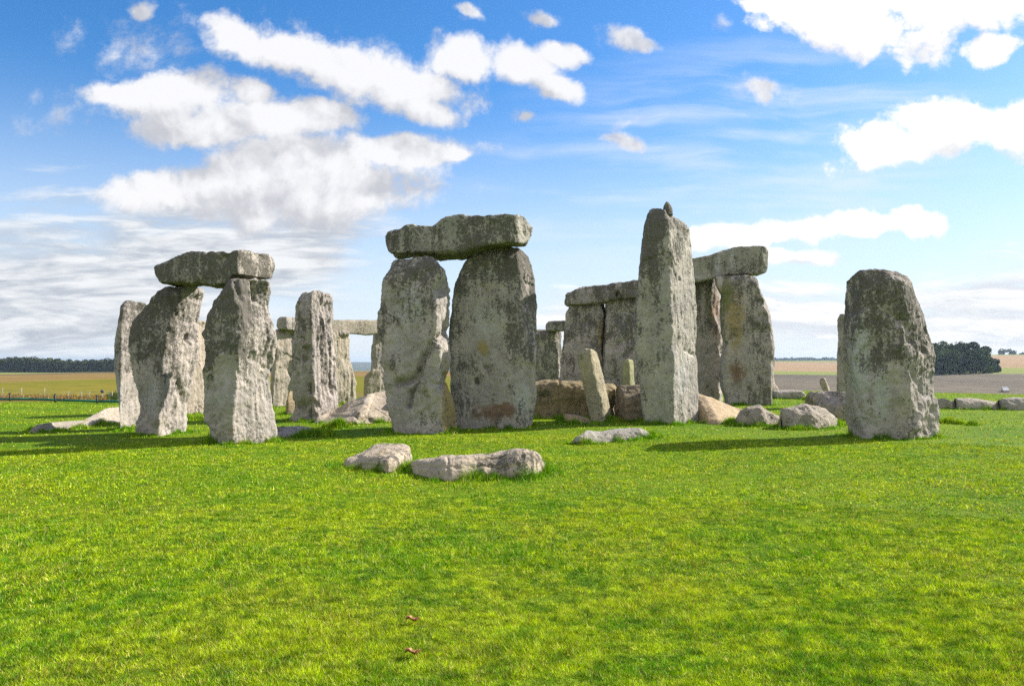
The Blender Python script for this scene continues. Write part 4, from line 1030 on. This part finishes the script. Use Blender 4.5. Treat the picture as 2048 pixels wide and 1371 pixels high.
def build_grass():
    Vs, Cs = [], []
    for n, r0, r1, h, w in ((130000, 2.0, 3.9, 0.036, 0.0075), (800000, 3.9, 6.6, 0.035, 0.0052), (540000, 6.6, 10.5, 0.038, 0.0080), (390000, 10.5, 19.0, 0.040, 0.014), (260000, 19.0, 52.0, 0.046, 0.030)):
        X, Y = wedge(n, r0, r1)
        P = np.stack([X, Y, np.zeros(n)], -1)
        tuft = 1 + 0.5 * np.clip(fbm(P * 1.7 + 7, 3), -0.8, 1.2) + 0.45 * np.clip(fbm(P * 7 + 21, 2), -0.8, 1.2)
        hh = h * tuft * rng.uniform(0.55, 1.25, n)
        V, C = blades(X, Y, hh, w * rng.uniform(0.7, 1.2, n), rng.uniform(0.45, 0.99, n), grass_tint(X, Y))
        keep = np.ones(n, bool)
        if r1 >= 52:
            keep = np.hypot(X, Y) < np.where(X < 0, 39.2, 51.5)
        # worn patch of sandy turf by the buried slab
        k3 = np.repeat(keep, 3)
        Vs.append(V[k3])
        Cs.append(C[k3])
    # longer grass left by the mower against the stones
    for pts, d0 in contacts:
        if d0 > 45:
            continue
        front = pts
        m = 16000 if d0 < 15 else int(min(9000, 60 * len(front))) if d0 < 26 else int(min(2500, 25 * len(front)))
        if len(front) < 3:
            continue
        idx = rng.integers(0, len(front), m)
        spread = np.abs(rng.normal(0, 0.20 if d0 < 15 else 0.16, m))
        an = rng.uniform(0, 2 * math.pi, m)
        X = front[idx, 0] + spread * np.cos(an)
        Y = front[idx, 1] + spread * np.sin(an)
        P = np.stack([X, Y, np.zeros(m)], -1)
        clump = np.clip(0.48 + 1.3 * fbm(P * 2.6 + 60, 3), 0.10, 1.6)
        hh = (0.20 if d0 < 15 else 0.20) * clump * rng.uniform(0.5, 1.2, m) * np.exp(-spread * 2.2)
        V, C = blades(X, Y, hh, (0.010 if d0 < 15 else 0.016 if d0 < 24 else 0.028) * rng.uniform(0.7, 1.2, m), rng.uniform(0.1, 0.75, m), grass_tint(X, Y, 0.55))
        Vs.append(V)
        Cs.append(C)
    V = np.concatenate(Vs)
    C = np.concatenate(Cs)
    Fc = np.arange(len(V), dtype=np.int32).reshape(-1, 3)
    o = make_mesh('grass', V, Fc, GRASS, False, None, {'tint': C})
    tag(o, 'short mown sunlit grass covering the lawn, longer against the stones', 'grass', kind='stuff')


build_grass()


# ------------------------------------------------------------------ trees and woods
def leaf_material(name, c1, c2):
    m, g, out = new_mat(name)
    c = g.n('ShaderNodeAttribute', attribute_name='tint').outputs['Fac']
    cc = g.mix(c, c1, c2)
    d = g.n('ShaderNodeBsdfDiffuse', {'Color': cc}).outputs[0]
    tr = g.n('ShaderNodeBsdfTranslucent', {'Color': cc}).outputs[0]
    s = g.n('ShaderNodeMixShader', {0: 0.2, 1: d, 2: tr}).outputs[0]
    g.t.links.new(s, out.inputs['Surface'])
    return m


LEAF = leaf_material('dark_leaves', (0.018, 0.042, 0.020), (0.085, 0.120, 0.040))
LEAF2 = leaf_material('wood_leaves', (0.026, 0.046, 0.022), (0.095, 0.105, 0.038))
bm_, bg, bo = new_mat('bark')
principled(bg, bo, bg.mix(bg.noise(bg.n('ShaderNodeTexCoord').outputs['Object'], 3.0, 4), (0.06, 0.05, 0.035), (0.12, 0.10, 0.075)), 0.9)
BARK = bm_


def crown_quads(cx, cy, z0, w, h, n, size):
    """leaf clumps on several lobes filling a crown standing at z0"""
    nl = 9
    L = np.stack([rng.uniform(-0.33, 0.33, nl) * w, rng.uniform(-0.33, 0.33, nl) * w, h * np.linspace(0.17, 0.80, nl)], -1)
    R = np.stack([rng.uniform(0.20, 0.34, nl) * w, rng.uniform(0.20, 0.34, nl) * w, rng.uniform(0.18, 0.25, nl) * h], -1)
    k = rng.integers(0, nl, n)
    d = rng.normal(size=(n, 3))
    d /= np.linalg.norm(d, axis=1)[:, None]
    rad = rng.uniform(0.72, 1.06, n)[:, None]
    Pc = L[k] + d * R[k] * rad
    Pc[:, 2] = np.clip(Pc[:, 2], 0.05 * h, h)
    nr = d + rng.normal(0, 0.28, (n, 3))
    nr /= np.linalg.norm(nr, axis=1)[:, None]
    a = np.cross(nr, rng.normal(size=(n, 3)))
    a /= np.linalg.norm(a, axis=1)[:, None]
    b = np.cross(nr, a)
    s = size * rng.uniform(0.6, 1.3, n)[:, None]
    base = np.array([cx, cy, z0])
    Q = np.stack([Pc - a * s - b * s * 0.6, Pc + a * s - b * s * 0.5, Pc + a * s * 0.7 + b * s, Pc - a * s * 0.8 + b * s * 0.8], 1) + base
    tint = np.clip(0.05 + 0.8 * rng.uniform(0, 1, nl)[k] + rng.normal(0, 0.15, n), 0, 1)
    return Q.reshape(-1, 3), np.repeat(tint, 4)


def trunk_mesh(h, r):
    V, Fq = [], []

    def limb(p0, p1, r0, r1, k=7):
        p0, p1 = Vector(p0), Vector(p1)
        q = (p1 - p0).to_track_quat('Z', 'Y')
        base = len(V)
        for t, rr in ((0, r0), (0.5, (r0 + r1) / 2), (1, r1)):
            c = p0.lerp(p1, t)
            for i in range(k):
                a = 2 * math.pi * i / k
                V.append(tuple(c + q @ Vector((math.cos(a) * rr, math.sin(a) * rr, 0))))
        for s in range(2):
            for i in range(k):
                Fq.append((base + s * k + i, base + s * k + (i + 1) % k, base + (s + 1) * k + (i + 1) % k, base + (s + 1) * k + i))
    limb((0, 0, -0.5), (0.1, 0, h * 0.4), r, r * 0.7)
    for a in (0.3, 2.2, 4.1, 5.4):
        limb((0.1, 0, h * 0.36), (math.cos(a) * h * 0.22, math.sin(a) * h * 0.22, h * 0.68), r * 0.5, r * 0.15)
    return np.array(V), np.array(Fq)


def make_tree(name, label, x, y, w, h, n, size, group, mat):
    z = float(terrain(x, y))
    e = empty(name, (x, y, z))
    tag(e, label, 'tree', group)
    V, t = crown_quads(0, 0, 0, w, h, n, size)
    make_mesh('crown', V, np.arange(len(V)).reshape(-1, 4), mat, True, e, {'tint': t})
    Vt, Ft = trunk_mesh(h, 0.035 * h)
    make_mesh('trunk', Vt, Ft, BARK, True, e)
    return e


def at(px, Y):
    return (px - CX) / F * Y


def build_trees():
    # clump on the slope of the ploughed field
    spec = [(1876, 505, 13, 18), (1893, 515, 14, 20.3), (1912, 512, 13, 20.0), (1930, 518, 13, 19.6), (1948, 515, 14, 19.2), (1965, 512, 12, 17.0), (1980, 508, 10, 13.0), (1860, 512, 13, 19.0),
            (1885, 492, 10, 12.5), (1902, 488, 11, 14.5), (1922, 490, 12, 13.5), (1942, 492, 11, 14.5), (1960, 490, 11, 12.5), (1975, 496, 9, 10.5), (1868, 494, 10, 14)]
    names = ['tall tree at the shadowed inner end of the dark clump, touching the broad upright', 'tallest domed crown of the dark clump on the ploughed slope', 'tall crown just past the highest dome of the dark clump', 'broad crown in the middle of the skyline of the dark clump',
             'rounded crown where the skyline of the dark clump begins to fall', 'lower crown on the falling shoulder of the dark clump', 'smallest outer tree closing the far end of the dark clump', 'tree of the dark clump hidden behind the edge of the broad upright',
             'short bushy tree in the front row of the dark clump by the broad upright', 'round-headed tree standing out in the front row of the dark clump', 'squat tree in the middle of the front row of the dark clump', 'front-row tree with a full dark crown below the falling skyline', 'low front-row tree near the open end of the dark clump', 'lowest bushy tree at the outer corner of the dark clump', 'front-row tree of the dark clump cut by the edge of the broad upright']
    for (px, Y, w, h), nm in zip(spec, names):
        make_tree('broadleaf_tree', nm, at(px, Y), Y, w, h, 1500, 0.75, 'trees of the dark clump', LEAF)
    for px, Y, w, h, nm in ((2005, 1500, 16, 13, 'wider of the two lone round trees on the golden ridge'), (2022, 1510, 14, 12.5, 'narrower of the two lone round trees on the golden ridge'), (2047, 1500, 12, 6, 'low bush on the golden ridge at the picture edge')):
        make_tree('ridge_tree', nm, at(px, Y), Y, w, h, 600, 0.9, None, LEAF)
    # the long wood on the skyline reads as one dark mass
    Vs, ts = [], []
    for row in range(4):
        for px in np.arange(-120, 560, 5.0):
            Y = 800 + row * 16 + rng.uniform(-5, 5)
            X = at(px + rng.uniform(-3, 3), Y)
            h = rng.uniform(12.0, 15.0) + (1.0 if px < 120 else 0.0) + 1.2 * math.sin(px * 0.03)
            V, t = crown_quads(X, Y, float(terrain(X, Y)) - 0.6, 9.5, h, 170, 0.95)
            Vs.append(V)
            ts.append(t)
    V = np.concatenate(Vs)
    o = make_mesh('woodland', V, np.arange(len(V)).reshape(-1, 4), LEAF2, True, None, {'tint': np.concatenate(ts)})
    tag(o, 'long dark wood along the skyline beyond the stubble', 'woodland', kind='stuff')
    # hedges far away on the other horizon
    Vs, ts = [], []
    for px in np.arange(1540, 2048, 3.0):
        if 1700 < px < 1985 and px < 1985:
            continue
        Y = 2900.0 if px < 1720 else 1520.0
        X = at(px, Y)
        h = rng.uniform(7, 14) if px < 1720 else rng.uniform(2, 3.5)
        V, t = crown_quads(X, Y, float(terrain(X, Y)) - 1, 14 if px < 1720 else 6, h, 60, 2.0 if px < 1720 else 0.8)
        Vs.append(V)
        ts.append(t)
    V = np.concatenate(Vs)
    o = make_mesh('hedgerow', V, np.arange(len(V)).reshape(-1, 4), LEAF2, True, None, {'tint': np.concatenate(ts)})
    tag(o, 'thin line of far hedges along the horizon', 'hedgerow', kind='stuff')


build_trees()


# ------------------------------------------------------------------ small things
def tube(p0, p1, r, k=10):
    p0, p1 = Vector(p0), Vector(p1)
    q = (p1 - p0).to_track_quat('Z', 'Y')
    V = []
    for c in (p0, p1):
        for i in range(k):
            a = 2 * math.pi * i / k
            V.append(tuple(c + q @ Vector((math.cos(a) * r, math.sin(a) * r, 0))))
    V.append(tuple(p0))
    V.append(tuple(p1))
    Fq = [(i, (i + 1) % k, k + (i + 1) % k, k + i) for i in range(k)]
    T = [(2 * k, (i + 1) % k, i) for i in range(k)] + [(2 * k + 1, k + i, k + (i + 1) % k) for i in range(k)]
    return V, Fq, T


def tubes(name, segs, mat, parent):
    Vs, Fq, T = [], [], []
    for p0, p1, r in segs:
        V, f, t = tube(p0, p1, r)
        b = len(Vs)
        Vs += V
        Fq += [tuple(i + b for i in q) for q in f]
        T += [tuple(i + b for i in q) for q in t]
    return make_mesh(name, np.array(Vs), [np.array(Fq), np.array(T)], mat, True, parent)


def plain(name, c1, c2, rough=0.6, scale=8.0, metal=0.0):
    m, g, out = new_mat(name)
    co = g.n('ShaderNodeTexCoord').outputs['Object']
    b = principled(g, out, g.mix(g.step(g.noise(co, scale, 5), 0.35, 0.65), c1, c2), rough, spec=0.4)
    b.inputs['Metallic'].default_value = metal
    return m


def build_small():
    green = plain('green_paint', (0.012, 0.13, 0.085), (0.02, 0.19, 0.12), 0.5)
    dark = plain('dark_post_paint', (0.02, 0.04, 0.03), (0.03, 0.06, 0.04), 0.6)
    wood = plain('pale_post', (0.30, 0.30, 0.26), (0.40, 0.39, 0.33), 0.8)
    wire = plain('galvanised_wire', (0.45, 0.46, 0.44), (0.55, 0.55, 0.52), 0.5)
    # green rail along the edge of the lawn
    Yr = 33.6
    pts = [(-20, 34.8), (60, 34.4), (110, 33.9), (194, 33.3), (262, 32.9)]
    e = empty('barrier_rail', (at(110, 33.9), 33.9, 0))
    tag(e, 'low dark green barrier rail running along the edge of the lawn', 'rail')
    o3 = Vector(e.location)

    def loc(px, Y, z):
        return Vector((at(px, Y), Y, z + float(terrain(at(px, Y), Y)))) - o3
    segs = []
    for (a, ya), (b, yb) in zip(pts[:-1], pts[1:]):
        segs.append((loc(a, ya, 0.09), loc(b, yb, 0.09), 0.055))
    tubes('rail', segs, green, e)
    for px, Y in ((110, 33.8), (194, 33.2), (20, 34.5)):
        p = loc(px, Y - 0.06, 0)
        tubes('post', [(p - Vector((0, 0, 0.1)), p + Vector((0, 0, 0.33)), 0.035), (p + Vector((0, 0, 0.33)), p + Vector((0, 0, 0.36)), 0.045)], dark, e)
    # wire fence along the verge
    Yf = 37.2
    e = empty('wire_fence', (at(88, Yf), Yf, 0))
    tag(e, 'thin wire fence of pale posts between the verge and the meadow', 'fence')
    o3 = Vector(e.location)
    xs = [-30, 5, 43, 89, 137, 162, 179, 224]
    for i, px in enumerate(xs):
        p = loc(px, Yf, 0)
        hh = 0.50 if px < 100 else 0.36
        tubes('post', [(p - Vector((0, 0, 0.1)), p + Vector((0, 0, hh)), 0.017), (p + Vector((0.0, 0, hh)), p + Vector((0.0, 0, hh + 0.02)), 0.010)], wood, e)
    for zz in (0.12, 0.24, 0.33):
        tubes('wire', [(loc(xs[i], Yf, zz), loc(xs[i + 1], Yf, zz), 0.004) for i in range(len(xs) - 1)], wire, e)
    # round sign on a short post
    e = empty('round_sign', (at(205, 36.8), 36.8, 0))
    tag(e, 'little round grey sign on a short white post beside the wire fence', 'sign')
    tubes('post', [((0, 0, -0.1), (0, 0, 0.26), 0.022)], wood, e)
    tubes('plate', [((0, -0.035, 0.36), (0, -0.015, 0.36), 0.085), ((0, -0.045, 0.36), (0, -0.035, 0.36), 0.070)], plain('sign_grey', (0.10, 0.12, 0.14), (0.16, 0.18, 0.2)), e)
    # rough weeds on the verge
    n = 5200
    px = rng.uniform(-80, 300, n)
    Y = rng.uniform(35.4, 40.5, n)
    X = (px - CX) / F * Y
    P = np.stack([X, Y, np.zeros(n)], -1)
    hh = 0.14 * np.clip(0.7 + 1.3 * fbm(P * 0.9, 3), 0.15, 2.2) * rng.uniform(0.4, 1.2, n)
    bush = np.exp(-((px - 226) / 11) ** 2)
    hh = hh * (1 + 1.6 * bush)
    k = rng.uniform(0, 1, (n, 1))
    c = np.where(k < 0.4, np.array([0.30, 0.12, 0.04]), np.where(k < 0.75, np.array([0.20, 0.20, 0.03]), np.array([0.34, 0.24, 0.09]))) * rng.uniform(0.6, 1.1, (n, 1))
    c = np.where(bush[:, None] > 0.35, np.array([0.06, 0.09, 0.02]), c)
    V, C = blades(X, Y, hh, rng.uniform(0.03, 0.07, n), rng.uniform(0.1, 0.7, n), c)
    o = make_mesh('weeds', V, np.arange(len(V)).reshape(-1, 3), GRASS, False, None, {'tint': C})
    tag(o, 'rusty brown and green weeds on the verge along the fence', 'weeds', kind='stuff')
    # white car far down in the valley
    Yc = 262.0
    xc = at(2010, Yc)
    e = empty('car', (xc, Yc, float(terrain(xc, Yc))))
    e.rotation_euler = (0, 0, 1.15)
    tag(e, 'white car on the valley road below the dark clump of trees', 'car')
    body_m = plain('white_car_paint', (0.80, 0.80, 0.80), (0.84, 0.84, 0.83), 0.3)
    glass_m = plain('dark_car_glass', (0.02, 0.025, 0.03), (0.03, 0.035, 0.04), 0.1)
    tyre_m = plain('tyre_rubber', (0.02, 0.02, 0.02), (0.03, 0.03, 0.03), 0.8)
    prof = [(-2.1, 0.3), (-2.15, 0.75), (-1.3, 0.92), (-0.75, 1.40), (0.9, 1.45), (1.65, 0.98), (2.1, 0.9), (2.15, 0.3)]
    Vb = [(x, -0.82, z) for x, z in prof] + [(x, 0.82, z) for x, z in prof]
    q = len(prof)
    fb = [(i, i + 1, q + i + 1, q + i) for i in range(q - 1)] + [(q - 1, 0, q, 2 * q - 1)]
    fs = [tuple(range(q)), tuple(range(2 * q - 1, q - 1, -1))]
    make_mesh('body', np.array(Vb), [np.array(fb), np.array(fs)], body_m, False, e)
    win = [(-1.12, 0.94), (-0.68, 1.33), (0.82, 1.37), (1.42, 0.98)]
    for s in (-1, 1):
        Vw = [(x, s * 0.80, z) for x, z in win] + [(x, s * 0.835, z) for x, z in win]
        fw = [(0, 1, 2, 3), (7, 6, 5, 4), (0, 4, 5, 1), (1, 5, 6, 2), (2, 6, 7, 3), (3, 7, 4, 0)]
        make_mesh('window', np.array(Vw), np.array(fw), glass_m, False, e)
        for x in (-1.35, 1.35):
            tubes('wheel', [((x, s * 0.66, 0.33), (x, s * 0.88, 0.33), 0.33)], tyre_m, e)
    # two withered leaves in the foreground turf
    lm = plain('withered_leaf', (0.34, 0.15, 0.06), (0.44, 0.24, 0.11), 0.7, 40)
    for (px, py), lab in zip(((825, 1250), (825, 1322)), ('curled russet leaf lying in the turf, the one farther from the picture edge', 'curled russet leaf lying in the turf closest to the bottom of the picture')):
        Y = K / (py - CY)
        X = at(px, Y)
        nu, nv = 15, 7
        Vl = []
        for i in range(nu):
            t = i / (nu - 1)
            wdt = 0.020 * math.sin(math.pi * min(1, t * 0.94 + 0.05)) ** 0.7 * (1 + 0.45 * math.sin(t * 19))
            for j in range(nv):
                s = j / (nv - 1) * 2 - 1
                Vl.append((-0.045 + 0.09 * t, s * wdt, 0.034 + 0.018 * s * s + 0.010 * math.sin(t * 7) + 0.004 * math.cos(s * 9)))
        fq = [(i * nv + j, i * nv + j + 1, (i + 1) * nv + j + 1, (i + 1) * nv + j) for i in range(nu - 1) for j in range(nv - 1)]
        o = make_mesh('withered_leaf', np.array(Vl), np.array(fq), lm, True)
        md = o.modifiers.new('thickness', 'SOLIDIFY')
        md.thickness = 0.0015
        o.location = (X, Y, float(terrain(X, Y)))
        o.rotation_euler = (0, 0, 0.15)
        tag(o, lab, 'leaf', 'withered leaves in the turf')


build_small()


# ------------------------------------------------------------------ the air
def build_haze():
    m = bpy.data.materials.new('haze')
    m.use_nodes = True
    m.node_tree.nodes.clear()
    g = NT(m.node_tree)
    out = g.n('ShaderNodeOutputMaterial')
    v = g.n('ShaderNodeVolumePrincipled', {'Color': (0.62, 0.80, 1.0, 1), 'Density': 0.00010, 'Anisotropy': 0.2})
    g.t.links.new(v.outputs[0], out.inputs['Volume'])
    x, y0, y1, z0, z1 = 12500, -12500, 12500, -62, 32
    V = [(sx * x, yy, zz) for zz in (z0, z1) for sx, yy in ((-1, y0), (1, y0), (1, y1), (-1, y1))]
    Fq = [(3, 2, 1, 0), (4, 5, 6, 7), (0, 1, 5, 4), (1, 2, 6, 5), (2, 3, 7, 6), (3, 0, 4, 7)]
    o = make_mesh('haze', np.array(V), np.array(Fq), m, False)
    tag(o, 'thin blue summer haze over the far fields', 'haze', kind='stuff')


build_haze()
